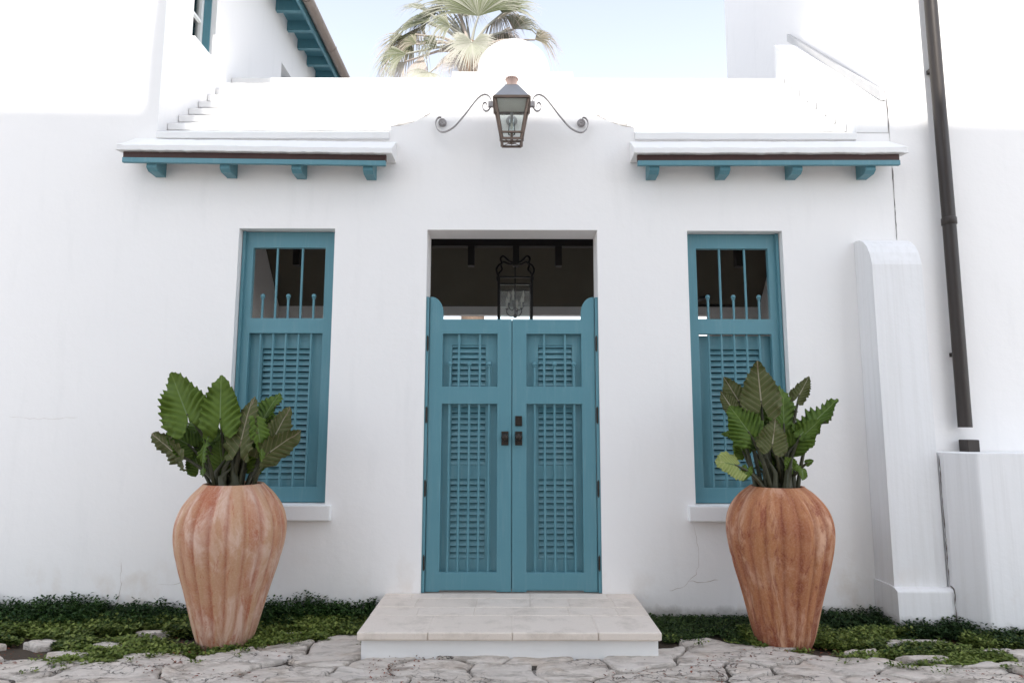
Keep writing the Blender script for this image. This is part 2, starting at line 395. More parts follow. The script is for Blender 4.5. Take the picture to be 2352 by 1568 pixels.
EDGE = [(-6, -.80), (-3.7, -.82), (-3.2, -.95), (-2.9, -.93), (-2.62, -.94), (-2.3, -.97), (-2.1, -.80), (-1.85, -.82), (-1.6, -.66), (-1.4, -.54), (-1.15, -.47), (-.98, -.40), (-.93, -.80), (.90, -.80), (.95, -.46), (1.15, -.56), (1.35, -.42), (1.55, -.62), (1.8, -.74), (2.1, -.86), (2.3, -1.0), (2.6, -1.0), (2.9, -.95), (3.3, -1.08), (3.7, -1.12), (6, -1.1)]
def front_limit(x):     # where the stones stop and the planting strip begins
    for (a, ya), (b, yb) in zip(EDGE[:-1], EDGE[1:]):
        if x <= b: return ya + (yb-ya)*(x-a)/(b-a) + .035*noise.noise((x*4, 1.2, 0))
    return -1.0
for i, (sx, sy) in enumerate(seeds):
    lim = front_limit(sx)
    poly = [(sx-1, sy-.6), (sx+1, sy-.6), (sx+1, sy+.6), (sx-1, sy+.6)]
    for k, (tx, ty) in enumerate(seeds):
        if k == i or abs(tx-sx) > 2 or abs(ty-sy) > 1.2: continue
        # bisector in a space squeezed along x
        dx, dy = (tx-sx)/AN**2, (ty-sy); mx_, my_ = (sx+tx)/2, (sy+ty)/2
        poly = clip(poly, dx, dy, dx*mx_+dy*my_)
        if len(poly) < 3: break
    if len(poly) >= 3 and max(p[1] for p in poly) > lim:
        sl_ = max(-.8, min(.8, (front_limit(sx+.12) - front_limit(sx-.12))/.24)); poly = clip(poly, -sl_, 1.0, lim - sl_*sx + .03)
    ar = abs(sum(a[0]*b[1]-b[0]*a[1] for a, b in zip(poly, poly[1:]+poly[:1])))/2 if len(poly) >= 3 else 0
    if ar > .006: stone_mesh(poly, -.012 - .010*max(0, sy+.9)/.3, paving)
def blob(cx, cy, rx, ry, seed):
    r_ = random.Random(seed); n_ = 9
    return [(cx + rx*(1+r_.uniform(-.25, .2))*math.cos(2*math.pi*k/n_), cy + ry*(1+r_.uniform(-.25, .2))*math.sin(2*math.pi*k/n_)) for k in range(n_)]
STEPPING = ((-3.0, -.60, .15, .07, 1), (-3.42, -.62, .13, .05, 2), (2.62, -.56, .24, .06, 3), (3.28, -.80, .26, .08, 4), (2.95, -.98, .16, .05, 8), (-2.72, -.82, .16, .06, 9), (-3.25, -.86, .18, .06, 10), (1.7, -.66, .1, .05, 11), (-2.42, -.40, .12, .035, 6), (-2.55, -.68, .15, .06, 12), (-2.2, -.86, .14, .05, 13), (2.2, -.72, .17, .06, 14), (2.45, -.86, .14, .05, 15), (3.0, -.72, .15, .05, 16), (-1.45, -.42, .13, .05, 17))
for bx_, by_, rx, ry, sd in STEPPING:
    stone_mesh(blob(bx_, by_, rx, ry, sd), -.012, paving, .0)

# ------------------------------------------------------------------ gatehouse
GH = thing('gatehouse', (0, 0, 0), 'white plastered gatehouse with curved gable, stepped roof and teal double gate', 'building')
def wall_cells(m, xs, zs, holes, y0, y1):
    """solid slab between y0 and y1 on a grid, minus the holes (x0,x1,z0,z1)"""
    def solid(i, j):
        if not (0 <= i < len(xs)-1 and 0 <= j < len(zs)-1): return False
        cx, cz = (xs[i]+xs[i+1])/2, (zs[j]+zs[j+1])/2
        return not any(h[0] < cx < h[1] and h[2] < cz < h[3] for h in holes)
    for i in range(len(xs)-1):
        for j in range(len(zs)-1):
            if not solid(i, j): continue
            a, b, c_, d = xs[i], xs[i+1], zs[j], zs[j+1]
            m.add([(a,y0,c_),(b,y0,c_),(b,y0,d),(a,y0,d)], [(0,1,2,3)]); m.add([(a,y1,c_),(b,y1,c_),(b,y1,d),(a,y1,d)], [(3,2,1,0)])
            if not solid(i-1, j): m.add([(a,y0,c_),(a,y0,d),(a,y1,d),(a,y1,c_)], [(0,1,2,3)])
            if not solid(i+1, j): m.add([(b,y0,c_),(b,y0,d),(b,y1,d),(b,y1,c_)], [(3,2,1,0)])
            if not solid(i, j-1): m.add([(a,y0,c_),(b,y0,c_),(b,y1,c_),(a,y1,c_)], [(3,2,1,0)])
            if not solid(i, j+1): m.add([(a,y0,d),(b,y0,d),(b,y1,d),(a,y1,d)], [(0,1,2,3)])
XL, XR = -2.85, 3.02
DOOR = (-.668, .668, -.06, 2.897); WL = (-2.148, -1.395, .785, 2.905); WR = (1.375, 2.123, .785, 2.893)
WT = .255; ZT = 3.70
m = MB()
xs = sorted({XL, WL[0], WL[1], -.98, DOOR[0], DOOR[1], .975, WR[0], WR[1], XR}); zs = sorted({-.06, .785, WL[3], WR[3], DOOR[3], ZT})
wall_cells(m, xs, zs, [DOOR, WL, WR], 0, WT)
# curved gable standing on the wall head
left = [(-.98, ZT), (-.98, 3.752), (-.93, 3.755), (-.86, 3.765), (-.78, 3.795), (-.70, 3.838), (-.64, 3.872), (-.585, 3.915), (-.54, 3.975), (-.51, 4.045), (-.495, 4.12), (-.488, 4.218), (-.285, 4.218)]
dome = [(.007 - .291*math.cos(math.pi*k/28), 4.222 + .285*math.sin(math.pi*k/28)) for k in range(1, 28)]
right = [(-p[0] if p[0] > -.97 else .975, p[1]) for p in reversed(left)]; right[0] = (.300, 4.218)
gp = left + dome + right
m.prism(gp, 'y', 0, WT)
part('wall', m, 'plaster', GH, 'white plaster front wall with curved gable head', merge=True)

# eave slabs, copper strip, fascia and rafter tails, one eave on each side of the gable
for sgn, (x0, x1) in ((-1, (-3.04, -.925)), (1, (.935, 3.036))):
    dzl, dzr = (.012, -.012) if sgn < 0 else (-.006, .002)
    s = MB(); NX = 72; xs_ = [x0 + (x1-x0)*i/NX for i in range(NX+1)]; rr = random.Random(3+sgn)
    prof = [(-.20, 3.452), (-.20, 3.496), (-.02, 3.622), (-.001, 3.622), (-.001, 3.452)]
    vv = []
    for i, x in enumerate(xs_):
        k = dzl + (dzr-dzl)*i/NX
        for y, z in prof:
            jz = .005*noise.noise((x*5, y*30+z*9, sgn)) + .005*noise.noise((x*19, y*30+z*40, sgn)) if y < 0 else 0
            xo = .0 if y <= -.19 else (.11 if i == 0 and sgn < 0 else (.0 if i == 0 else (-.06 if i == NX and sgn > 0 else 0.0 if i == NX else 0)))*(-1 if False else 1)
            vv.append((x + xo*(1 if y > -.19 else 0), y + .4*jz, z + k + jz))
    ff = [(i*5+j, i*5+(j+1) % 5, i*5+5+(j+1) % 5, i*5+5+j) for i in range(NX) for j in range(5)] + [(4,3,2,1,0), tuple(range(NX*5, NX*5+5))]
    s.add(vv, ff); part('eave_slab', s, 'roof_plaster', GH, bevel=.005)
    a0, a1 = (x0+.035, x1-.05) if sgn < 0 else (x0+.03, x1-.05)
    def tilt(b):
        b.v = [(v[0], v[1], v[2] + dzl + (dzr-dzl)*(v[0]-x0)/(x1-x0)) for v in b.v]; return b
    part('copper_strip', tilt(MB().box(a0, a1, -.168, -.140, 3.404, 3.451)), 'copper_gutter', GH, 'dark brown copper strip under the eave slab')
    part('fascia', tilt(MB().box(a0, a1, -.180, -.151, 3.362, 3.402)), 'teal_paint', GH, bevel=.004)
    for px in ((347.5, 516, 680.5, 845) if sgn < 0 else (1503, 1666, 1832, 2000)):
        x = at(px, 382, -.15).x; b = MB().prism([(-.150, 3.362), (-.152, 3.335), (-.118, 3.312), (-.002, 3.308), (-.002, 3.43), (-.139, 3.40), (-.150, 3.40)], 'x', x-.038, x+.038)
        part('rafter_tail', tilt(b), 'teal_paint', GH, bevel=.004)

# stepped roof
rb = MB(); rb.prism([(.26, 3.72), (1.41, 4.80), (2.99, 2.95), (2.99, 2.80), (2.2, 3.68), (1.41, 4.55), (.26, 3.45)], 'x', XL+.003, XR-.003)
roof = part('roof', rb, 'roof_plaster', GH, 'white stepped plaster roof')
NS = 9; y0_, z0_, run, rise = -.022, 3.640, .159, .1455
for k in range(NS):
    ya, za = y0_ + k*run, z0_ + k*rise; yb, zb = ya + run + (.03 if k < NS-1 else .06), za + rise
    pr = [(ya, za), (ya-.006, za+.050), (ya+.004, za+.056), (yb, zb + .004), (yb, za - .02)]
    spans = [(XL+.004, -.984), (.979, 2.753)] if k < 2 else [(XL+.004, 2.753)]
    for x0, x1 in spans:
        s = MB(); n_ = max(4, int((x1-x0)*9)); vv = []
        for i in range(n_+1):
            x = x0 + (x1-x0)*i/n_
            for q, (y, z) in enumerate(pr): vv.append((x, y + .004*noise.noise((x*5, k*3, q)), z + (.004*noise.noise((x*4, k*7, q+9)) if q < 4 else 0)))
        L = len(pr); s.add(vv, [(i*L+j, i*L+(j+1) % L, i*L+L+(j+1) % L, i*L+L+j) for i in range(n_) for j in range(L)] + [tuple(range(L-1, -1, -1)), tuple(range(n_*L, n_*L+L))])
        part('roof_step', s, 'roof_plaster', roof, bevel=.004)
# raking kerb wall between the roof and the tall house, and its rear-slope twin is out of sight
kb = MB(); kb.prism([(.001, 3.706), (.001, 3.962), (1.45, 5.345), (1.45, 4.72), (.26, 3.55), (.26, 3.706)], 'x', 2.757, 3.016)
part('raking_parapet', kb, 'roof_plaster', GH, 'white sloping parapet beside the stepped roof', bevel=.008)
# room inside
room = MB(); wall_cells(room, [XL+.002, -2.3, 2.4, XR-.002], [.10, 2.70, 2.80], [(-2.3, 2.4, 0, 2.70)], 2.85, 2.98)
part('rear_wall', room, 'plaster', GH)
part('floor', MB().box(XL+.004, XR-.004, .005, 4.2, -.05, .146), 'room_floor', GH)
ce = MB(); ce.add([(XL+.01, 2.85, 2.80), (XR-.01, 2.85, 2.80), (XR-.01, 1.42, 4.46), (XL+.01, 1.42, 4.46), (XL+.01, .26, 3.40), (XR-.01, .26, 3.40)], [(0,1,2,3), (3,2,5,4)])
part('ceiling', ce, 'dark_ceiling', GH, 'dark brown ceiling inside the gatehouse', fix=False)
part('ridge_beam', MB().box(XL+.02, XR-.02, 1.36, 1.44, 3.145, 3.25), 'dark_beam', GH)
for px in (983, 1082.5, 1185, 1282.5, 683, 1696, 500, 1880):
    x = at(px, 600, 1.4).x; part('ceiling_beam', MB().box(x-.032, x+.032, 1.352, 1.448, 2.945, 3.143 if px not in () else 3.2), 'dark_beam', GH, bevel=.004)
for x0, x1 in ((XL+.004, XL+.02), (XR-.02, XR-.004)):
    part('room_side_wall', MB().prism([(.256, .148), (.256, 3.36), (1.42, 4.4), (2.84, 2.78), (2.84, .148)], 'x', x0, x1), 'plaster', GH)

# window sills
for x0, x1 in ((-2.22, -1.343), (1.313, 2.20)):
    part('window_sill', MB().box(x0, x1, -.055, .085, .672, .783), 'roof_plaster', GH, bevel=.006)

slat_meshes = {}
def slat(w_, parent, x, y, z, depth=.044, tilt_=62, th=.005):
    key = (round(w_, 3), depth, tilt_)
    if key not in slat_meshes:
        b = MB().box(-w_/2, w_/2, -depth/2, depth/2, -th/2, th/2); rot = Matrix.Rotation(R(tilt_), 3, 'X')
        b.v = [tuple(rot @ Vector(v)) for v in b.v]; slat_meshes[key] = mesh_of(b, 'slat', 'teal_paint')
    link('slat', slat_meshes[key], parent, Vector((x, y, z)))
def frame(m, x0, x1, z0, z1, hx0, hx1, hz, y0, y1):
    """board with one or more holes stacked, hz = [(z0,z1),...]"""
    zs_ = sorted({z0, z1, *[z for h in hz for z in h]})
    wall_cells(m, [x0, hx0, hx1, x1], zs_, [(hx0, hx1, a, b) for a, b in hz], y0, y1)
def bars(parent, xs_, z0, z1, y, r=.0095, ball=False):
    for x in xs_:
        b = MB().tube([(x, y, z0), (x, y, z1)], r, 10)
        if ball: b.ball((x, y, z1 + .012), .0185, 12); b.lathe((x, y, z1 - .012), [(.0095, 0), (.0145, .003), (.0145, .008), (.0095, .011)], 12)
        part('bar', b, 'teal_paint', parent, fix=False)

for side, (a, b, zb, zt), hx0, hx1 in (('l', WL, -2.062, -1.488), ('r', WR, 1.466, 2.036)):
    F0 = .085
    m = MB(); frame(m, a+.003, b-.003, .79, zt-.003, hx0, hx1, [(.905, 2.085), (2.205, 2.772)], F0, F0+.044)
    lab = 'teal barred window with louvred lower shutter'
    win = part('window', m, 'teal_paint', GH, lab, bevel=.003, merge=True)
    wd = hx1 - hx0; cx = (hx0+hx1)/2
    # outer jamb strip against the plaster
    xj = a+.006 if side == 'l' else b-.006
    part('jamb', MB().box(*(sorted((xj, xj + (.022 if side == 'l' else -.022)))), F0-.022, F0-.001, .79, zt-.004), 'teal_paint', win)
    up = [cx - .098, cx + .102]; lo = [cx - .2, cx + .002, cx + .204]
    bars(win, up, 2.20, 2.776, F0+.018); bars(win, lo, 2.20, 2.372, F0+.018, ball=True)
    bars(win, [cx + k*.1 - .004 for k in (-2, -1, 0, 1, 2)], .900, 2.09, F0+.020)
    yb = .132 if side == 'l' else .142
    sx0, sx1 = (-1.965, -1.592) if side == 'l' else (1.555, 1.955); top_ = 1.972
    m = MB(); frame(m, hx0-.03, hx1+.03, .80, 2.11 if side == 'l' else 2.078, sx0, sx1, [(.955, top_)], yb, yb+.028); part('shutter_panel', m, 'teal_paint', win, merge=True)
    part('louvre_dark_backing', MB().box(sx0-.01, sx1+.01, yb+.044, yb+.047, .945, top_+.01), 'louvre_dark_backing', win)
    nsl = 22; stp = (top_ - .955)/nsl
    for k in range(nsl): slat(sx1-sx0-.002, win, (sx0+sx1)/2, yb+.016, .955 + (k+.5)*stp)

# double gate
for sgn in (-1, 1):
    o0, i0 = .640, .0025            # outer and inner edge of the leaf
    hx0, hx1 = .112, .536
    T = lambda x: sgn*x
    Y0, Y1 = .028, .072
    m = MB(); zs_ = [.163, .292, 1.535, 1.667, 2.076, 2.190]
    xs_ = sorted([T(i0), T(hx0), T(hx1), T(o0)]); h0, h1 = sorted((T(hx0), T(hx1)))
    wall_cells(m, xs_, zs_, [(h0, h1, .292, 1.535), (h0, h1, 1.667, 2.076)], Y0, Y1)
    ear = [(T(hx1), 2.190), (T(o0), 2.190), (T(o0), 2.366)] + [(T(o0 - .012 - .092*math.cos(math.pi/2*k/10)), 2.240 + .126*math.sin(math.pi/2*k/10)) for k in range(10, -1, -1)]
    m.prism(ear, 'y', Y0, Y1)
    for x0, x1 in ((i0, hx0), (hx1, o0)): m.box(*sorted((T(x0), T(x1))), Y0, Y1, .152, .163)
    leaf = part('gate_leaf', m, 'teal_paint', GH, 'teal louvred gate leaf with rounded ear, ' + ('single knob' if sgn < 0 else 'knob and deadbolt'), bevel=.003, merge=True)
    if sgn < 0: part('astragal', MB().box(-.022, .022, .0725, .084, .165, 2.185), 'teal_paint', leaf)
    px0, px1 = sorted((T(.205), T(.466)))
    Yp = .074
    m = MB(); frame(m, h0-.02, h1+.02, .27, 1.55, px0, px1, [(.380, .968), (1.073, 1.512)], Yp, Yp+.024); part('panel_board', m, 'teal_paint', leaf, merge=True)
    m = MB(); frame(m, h0-.02, h1+.02, 1.64, 2.10, px0, px1, [(1.672, 1.994)], Yp, Yp+.024); part('panel_board', m, 'teal_paint', leaf, merge=True)
    for za, zb in ((.37, .978), (1.063, 1.522), (1.662, 2.004)): part('louvre_dark_backing', MB().box(px0-.01, px1+.01, Yp+.038, Yp+.041, za, zb), 'louvre_dark_backing', leaf)
    for za, zb, k in ((.380, .968, 13), (1.073, 1.512, 10), (1.672, 1.994, 7.5)):
        st = (zb-za)/k
        for q in range(int(math.ceil(k))): slat(px1-px0-.002, leaf, (px0+px1)/2, Yp+.012, za + (q+.5)*st)
    sh = 0 if sgn < 0 else .006
    bx_ = [T(.328 + d) for d in (-.152, -.076, 0, .076, .152)]
    bars(leaf, bx_, .288, 1.54, .048)
    bars(leaf, [T(.411), T(.249)], 1.662, 2.08, .048); bars(leaf, [T(.478), T(.330), T(.176)], 1.662, 1.832, .048, ball=True)
    for z0, z1 in ((1.944, 2.053), (1.393, 1.508), (.846, .959), (.312, .412)):
        hb = MB().tube([(T(.652), .018, z0), (T(.652), .018, z1)], .0095, 10); hb.ball((T(.652), .018, z0-.004), .008, 8); hb.ball((T(.652), .018, z1+.004), .008, 8)
        hb.box(*sorted((T(.642), T(.664))), .020, .027, z0+.004, z1-.004); part('hinge', hb, 'bronze', leaf, fix=False)
    cxk = T(.052)
    kp = MB().box(cxk-.027, cxk+.027, .018, .0285, 1.223, 1.328)
    kpo = part('knob_plate', kp, 'bronze', leaf, bevel=.003)
    kk = MB(); prof = [(.010, 0), (.010, .022), (.016, .028), (.026, .036), (.029, .046), (.026, .056), (.014, .063), (.001, .065)]
    kk.lathe((0, 0, 0), prof, 20); kk.v = [(cxk + v[0], .019 - v[2], 1.282 + v[1]) for v in kk.v]
    o = part('knob', kk, 'bronze', leaf)
    if sgn > 0:
        part('deadbolt', MB().box(cxk-.026, cxk+.026, .017, .0285, 1.368, 1.444), 'bronze', leaf, bevel=.003)
        dk = MB().prism([(cxk-.018, 1.376), (cxk+.018, 1.376), (cxk+.018, 1.402), (cxk, 1.43), (cxk-.018, 1.402)], 'y', .002, .017); part('deadbolt_turn', dk, 'bronze', leaf, bevel=.004)
    part('gate_post', MB().box(*sorted((T(.6435), T(.6675))), .012, .085, .150, 2.364), 'teal_paint', GH, bevel=.002)

# hairline cracks and joints in the plaster (thin ribbons a hair proud of the wall)
def crack(pts, wd, mat, Y=-.0015, parent=GH, jag=.006, seed=0):
    r_ = random.Random(seed); P_ = [at(x, y, Y) for x, y in pts]; Q = []
    for a, b in zip(P_[:-1], P_[1:]):
        k = max(2, int((b-a).length/.03))
        for q in range(k): Q.append(a.lerp(b, q/k) + Vector((r_.uniform(-jag, jag), 0, r_.uniform(-jag, jag))))
    Q.append(P_[-1]); v = []; n_ = len(Q)
    for i, p in enumerate(Q):
        t = (Q[min(i+1, n_-1)] - Q[max(i-1, 0)]).normalized(); nn = Vector((-t.z, 0, t.x))*wd/2*(r_.uniform(.3, 1.3) if 0 < i < n_-1 else .1); v += [p+nn, p-nn]
    b = MB(); b.add(v, [(2*i, 2*i+1, 2*i+3, 2*i+2) for i in range(n_-1)]); part('crack', b, mat, parent, fix=False)
crack([(1592, 1202), (1602, 1245), (1606, 1290), (1598, 1318), (1580, 1335)], .0032, 'crack', seed=1)
crack([(1535, 1357), (1572, 1346), (1582, 1333), (1600, 1337), (1652, 1331)], .0038, 'crack', seed=2)
crack([(279, 1290), (277, 1340), (270, 1382), (248, 1398)], .003, 'crack', seed=3)
crack([(360, 1338), (395, 1343), (430, 1330)], .0025, 'crack', seed=4)
crack([(20, 955), (90, 962), (180, 958)], .002, 'crack', seed=7)
crack([(890, 300), (893, 291), (918, 288), (945, 281), (970, 270), (997, 255)], .006, 'crack', jag=.0015, seed=11)
crack([(1459, 302), (1455, 293), (1430, 289), (1405, 281), (1380, 269), (1355, 256)], .006, 'crack', jag=.0015, seed=12)
crack([(2050, 385), (2055, 470), (2060, 553)], .007, 'dark_joint', jag=.0015, seed=5)
crack([(2036, 222), (2040, 262), (2043, 318)], .006, 'dark_joint', jag=.0015, seed=6)

# ------------------------------------------------------------------ doorstep
ST = thing('doorstep', (0, -.45, 0), 'wide pale stone doorstep with jointed slabs before the teal gate', 'step')
rs = MB().box(-.905, .885, -.865, -.004, -.04, .098); part('riser', rs, 'roof_plaster', ST, 'whitewashed riser of the doorstep', bevel=.006)
part('mortar_bed', MB().box(-.912, .887, -.895, -.004, .0985, .1468), 'step_stone', ST)
rows = [(-.006, -.135, [-.925, -.72, -.5, .135, .69, .9]), (-.14, -.36, [-.925, -.66, -.24, .13, .40, .71, .9]), (-.365, -.55, [-.925, -.62, -.245, .38, .70, .9]), (-.555, -.91, [-.925, -.50, .005, .52, .9])]
rr = random.Random(5)
for y1, y0, xs_ in rows:
    for a, b in zip(xs_[:-1], xs_[1:]):
        g_ = .0013
        part('paving_slab', MB().box(a+g_, b-g_, y0+g_, y1-g_, .102, .150 + rr.uniform(-.0015, .0015)), 'step_stone', ST, bevel=.0035 if y0 > -.9 else .008)

# ------------------------------------------------------------------ tall house on the left
LH = thing('white_house', (-5.5, 4, 0), 'tall white plastered house with teal soffit and copper gutter left of the gatehouse', 'building')
m = MB(); w1, w2 = (.43, .86), (2.58, 2.95)
wall_cells(m, [0, w1[0], w1[1], w2[0], w2[1], 9.0], [-.06, 4.775, 5.1, 5.80, 5.98, 6.75], [(w1[0], w1[1], 4.775, 5.98), (w2[0], w2[1], 5.1, 5.80)], 0, .3)
m.v = [(-2.85 - v[1], v[0], v[2]) for v in m.v]                 # side wall facing the gatehouse roof
m.f, m.m, m.sm = [list(q) for q in zip(*[(f, a, b) for f, a, b in zip(m.f, m.m, m.sm) if not all(abs(m.v[i][1]) < 1e-6 for i in f)])]
lz = [-.06, 4.775, 5.1, 5.80, 5.98, 6.75]
for a, b in zip(lz[:-1], lz[1:]):
    for x0, x1 in ((-9.0, -3.15), (-3.15, -2.85)): m.add([(x0,0,a),(x1,0,a),(x1,0,b),(x0,0,b)], [(0,1,2,3)])
    m.add([(-9.0,.3,a),(-3.15,.3,a),(-3.15,.3,b),(-9.0,.3,b)], [(3,2,1,0)])
part('wall', m, 'plaster', LH, 'front and side walls', merge=True)
part('wall', MB().box(-9.0, -3.151, 8.7, 9.0, -.06, 6.75), 'plaster', LH)
part('wall', MB().box(-9.0, -8.7, .301, 8.699, -.06, 6.75), 'plaster', LH)
for (a, b), z0, z1 in ((w1, 4.775, 5.98), (w2, 5.1, 5.80)):
    m = MB(); wall_cells(m, [a+.003, a+.05, b-.05, b-.003], [z0+.003, z0+.06, z1-.05, z1-.003], [(a+.05, b-.05, z0+.06, z1-.05)], 0, .05)
    m.v = [(-2.97 - v[1], v[0], v[2]) for v in m.v]; fr_ = part('window', m, 'window_white', LH, merge=True)
    part('pane', MB().box(-3.002, -2.996, a+.045, b-.045, z0+.05, z1-.045), 'glass', fr_)
    for z in (z0 + (z1-z0)*.33, z0 + (z1-z0)*.66): part('glazing_bar', MB().box(-2.995, -2.965, a+.05, b-.05, z-.012, z+.012), 'window_white', fr_)
    part('glazing_bar', MB().box(-2.995, -2.967, (a+b)/2-.012, (a+b)/2+.012, z0+.06, z1-.05), 'window_white', fr_)
    part('blind', MB().box(-3.06, -3.05, a+.03, b-.03, z0+.04, z1-.03), 'flashing', fr_)
    part('shutter_jamb', MB().box(-2.968, -2.90, b-.016, b-.004, z0+.004, z1-.004), 'teal_paint', fr_)
    part('window_sill', MB().box(-2.96, -2.80, a-.04, b+.05, z0-.085, z0-.001), 'roof_plaster', LH, bevel=.006)
part('soffit', MB().box(-2.849, -2.50, -.25, 9.2, 6.43, 6.455), 'teal_paint', LH)
part('fascia', MB().box(-2.545, -2.515, -.25, 9.2, 6.30, 6.429), 'teal_paint', LH)
for k in range(24):
    y = -.1 + k*.40; part('rafter', MB().box(-2.848, -2.547, y, y+.055, 6.30, 6.428), 'teal_paint', LH)
gt = MB(); n_ = 9
gprof = [(-2.445 - .068*math.cos(math.pi*k/n_), 6.41 - .075*math.sin(math.pi*k/n_)) for k in range(n_+1)] + [(-2.445 + .060 - .12*k/n_, 6.41 - .066*math.sin(math.pi*k/n_)) for k in range(n_+1)]
gt.prism(gprof, 'y', -.25, 9.2, smooth=True); gu = part('gutter', gt, 'weathered_copper', LH, 'brown copper half-round gutter')
for k in range(9):
    y = .1 + k*1.05; bq = MB().strap([Vector((-2.445 - .072*math.cos(math.pi*q/8), y, 6.41 - .079*math.sin(math.pi*q/8))) for q in range(9)], .005, .03); part('gutter_strap', bq, 'weathered_copper', gu, fix=False)
part('roof', MB().prism([(-2.46, 6.456), (-5.9, 8.6), (-9.3, 6.456)], 'y', -.3, 9.25), 'roof_plaster', LH)

# ------------------------------------------------------------------ tall house on the right
RH = thing('white_house', (5.5, 2, 0), 'tall white plastered house with bronze drainpipe right of the gatehouse', 'building')
part('wall', MB().box(XR+.001, 9.0, 0.0, 3.675, -.06, 8.4), 'plaster', RH, merge=True, bevel=.01)
part('flashing', MB().prism([(.02, 3.99), (.02, 4.075), (1.655, 5.60), (1.655, 5.515)], 'x', 2.985, XR), 'flashing', RH, bevel=.006)
dp = MB().tube([(3.393, -.075, 8.3), (3.393, -.075, 3.0), (3.385, -.075, 1.365)], .047, 20)
dpo = part('drainpipe', dp, 'downpipe_bronze', RH, 'dark bronze drainpipe running down the white wall')
for z in (2.92, 5.4): part('pipe_collar', MB().lathe((3.393, -.075, z), [(.048, 0), (.053, .004), (.053, .055), (.048, .06)], 20), 'downpipe_bronze', dpo)
for z in (1.9, 4.2, 6.6):
    part('pipe_bracket', MB().box(3.36, 3.42, -.04, -.001, z, z+.03), 'downpipe_bronze', dpo)
part('pipe_stub', MB().box(3.355, 3.445, -.13, -.03, 1.17, 1.275), 'downpipe_bronze', dpo, bevel=.006)

# ------------------------------------------------------------------ buttress and low wall on the right
BU = thing('buttress', (2.87, -.12, 0), 'white plaster buttress with rounded top and plinth at the gatehouse corner', 'buttress')
b = MB(); pr = [(-.001, .02), (-.001, 2.80), (-.035, 2.803), (-.085, 2.793), (-.135, 2.765), (-.178, 2.72), (-.208, 2.665), (-.228, 2.60), (-.235, 2.568), (-.240, .25), (-.240, .02)]
b.prism(pr, 'x', 2.682, 3.052); part('shaft', b, 'buttress_plaster', BU, bevel=.008)
part('plinth', MB().prism([(-.002, -.06), (-.002, .262), (-.2, .262), (-.26, .258), (-.298, .242), (-.305, -.06)], 'x', 2.668, 3.062), 'buttress_plaster', BU, bevel=.01)
lw = MB(); lw.prism([(3.066, -.004), (3.066, -.285), (3.19, -.455), (6.5, -.455), (6.5, -.004)], 'z', -.06, 1.187)
o = single('garden_wall', lw, 'buttress_plaster', 'low white garden wall with an angled corner beside the buttress', 'wall', origin=(4.5, -.2, -.06)); bev(o, .012)
jn = MB(); pts = [at(x, y, -.29) for x, y in ((2157, 1046), (2165, 1150), (2176, 1280), (2181, 1343))]
crack([(2157, 1046), (2165, 1150), (2175, 1270), (2181, 1343)], .008, 'dark_joint', Y=-.2925, parent=BU, jag=.002, seed=8)
crack([(2181, 1343), (2192, 1352), (2195, 1400), (2199, 1452)], .010, 'dark_joint', Y=-.31, parent=BU, jag=.004, seed=9)

# ------------------------------------------------------------------ wall lantern with scroll bracket
LN = thing('wall_lantern', (0, -.26, 3.5), 'copper gas lantern on scrolled iron arms above the gate', 'lantern')
cy, zt, zb, ht, hb_ = -.26, 3.80, 3.505, .122, .070
def corner(sx, sy, z):
    k = (z-zb)/(zt-zb); h = hb_ + (ht-hb_)*k; return Vector((sx*h - .006, cy + sy*h, z))
for sx in (-1, 1):
    for sy in (-1, 1):
        part('corner_bar', MB().tube([corner(sx, sy, zb), corner(sx, sy, zt)], .0105, 4), 'lantern_copper', LN, fix=False)
for z, t, hh in ((zt, .018, ht+.012), (zb + .042, .010, None), (zb-.004, .012, hb_+.006)):
    h = hh or (hb_ + (ht-hb_)*.042/(zt-zb) + .006)
    m = MB()
    for s_ in (-1, 1):
        m.box(-h-.006, h-.006, cy+s_*h-.009, cy+s_*h+.009, z-t/2, z+t/2); m.box(-.006+s_*h-.009, -.006+s_*h+.009, cy-h+.0095, cy+h-.0095, z-t/2, z+t/2)
    part('band', m, 'lantern_copper', LN, fix=False)
for s_ in (-1, 1):
    a = .0
    p4 = [corner(-1, s_, zb+.05), corner(1, s_, zb+.05), corner(1, s_, zt-.01), corner(-1, s_, zt-.01)]
    m = MB(); m.add([p for p in p4] + [p + Vector((0, -.003*s_, 0)) for p in p4], [(0,1,2,3), (7,6,5,4)]); part('pane', m, 'glass', LN, fix=False)
    p4 = [corner(s_, -1, zb+.05), corner(s_, 1, zb+.05), corner(s_, 1, zt-.01), corner(s_, -1, zt-.01)]
    m = MB(); m.add([p for p in p4] + [p + Vector((-.003*s_, 0, 0)) for p in p4], [(0,1,2,3), (7,6,5,4)]); part('pane', m, 'glass', LN, fix=False)
h0, h1 = ht+.014, .052
m = MB(); v = []
for h, z in ((h0, zt+.009), (h0-.012, zt+.022), (h1, zt+.135), (h1, zt+.141)):
    v += [(-.006-h, cy-h, z), (-.006+h, cy-h, z), (-.006+h, cy+h, z), (-.006-h, cy+h, z)]
m.add(v, [(i*4+j, i*4+(j+1) % 4, i*4+4+(j+1) % 4, i*4+4+j) for i in range(3) for j in range(4)] + [(12,13,14,15)])
m.add(v[:4], [(3,2,1,0)], 1); part('lantern_roof', m, ['lantern_roof', 'candle'], LN, merge=True)
m = MB().lathe((-.006, cy, zt+.141), [(.040, 0), (.040, .052), (.050, .062), (.0505, .070), (.047, .074), (.001, .075)], 28); ch = part('chimney', m, 'chimney_copper', LN)
for k in range(18):
    q = 2*math.pi*k/18; m = MB().ball((-.006 + .0475*math.cos(q), cy + .0475*math.sin(q), zt+.202), .0035, 6); part('vent_hole', m, 'black_iron', ch)
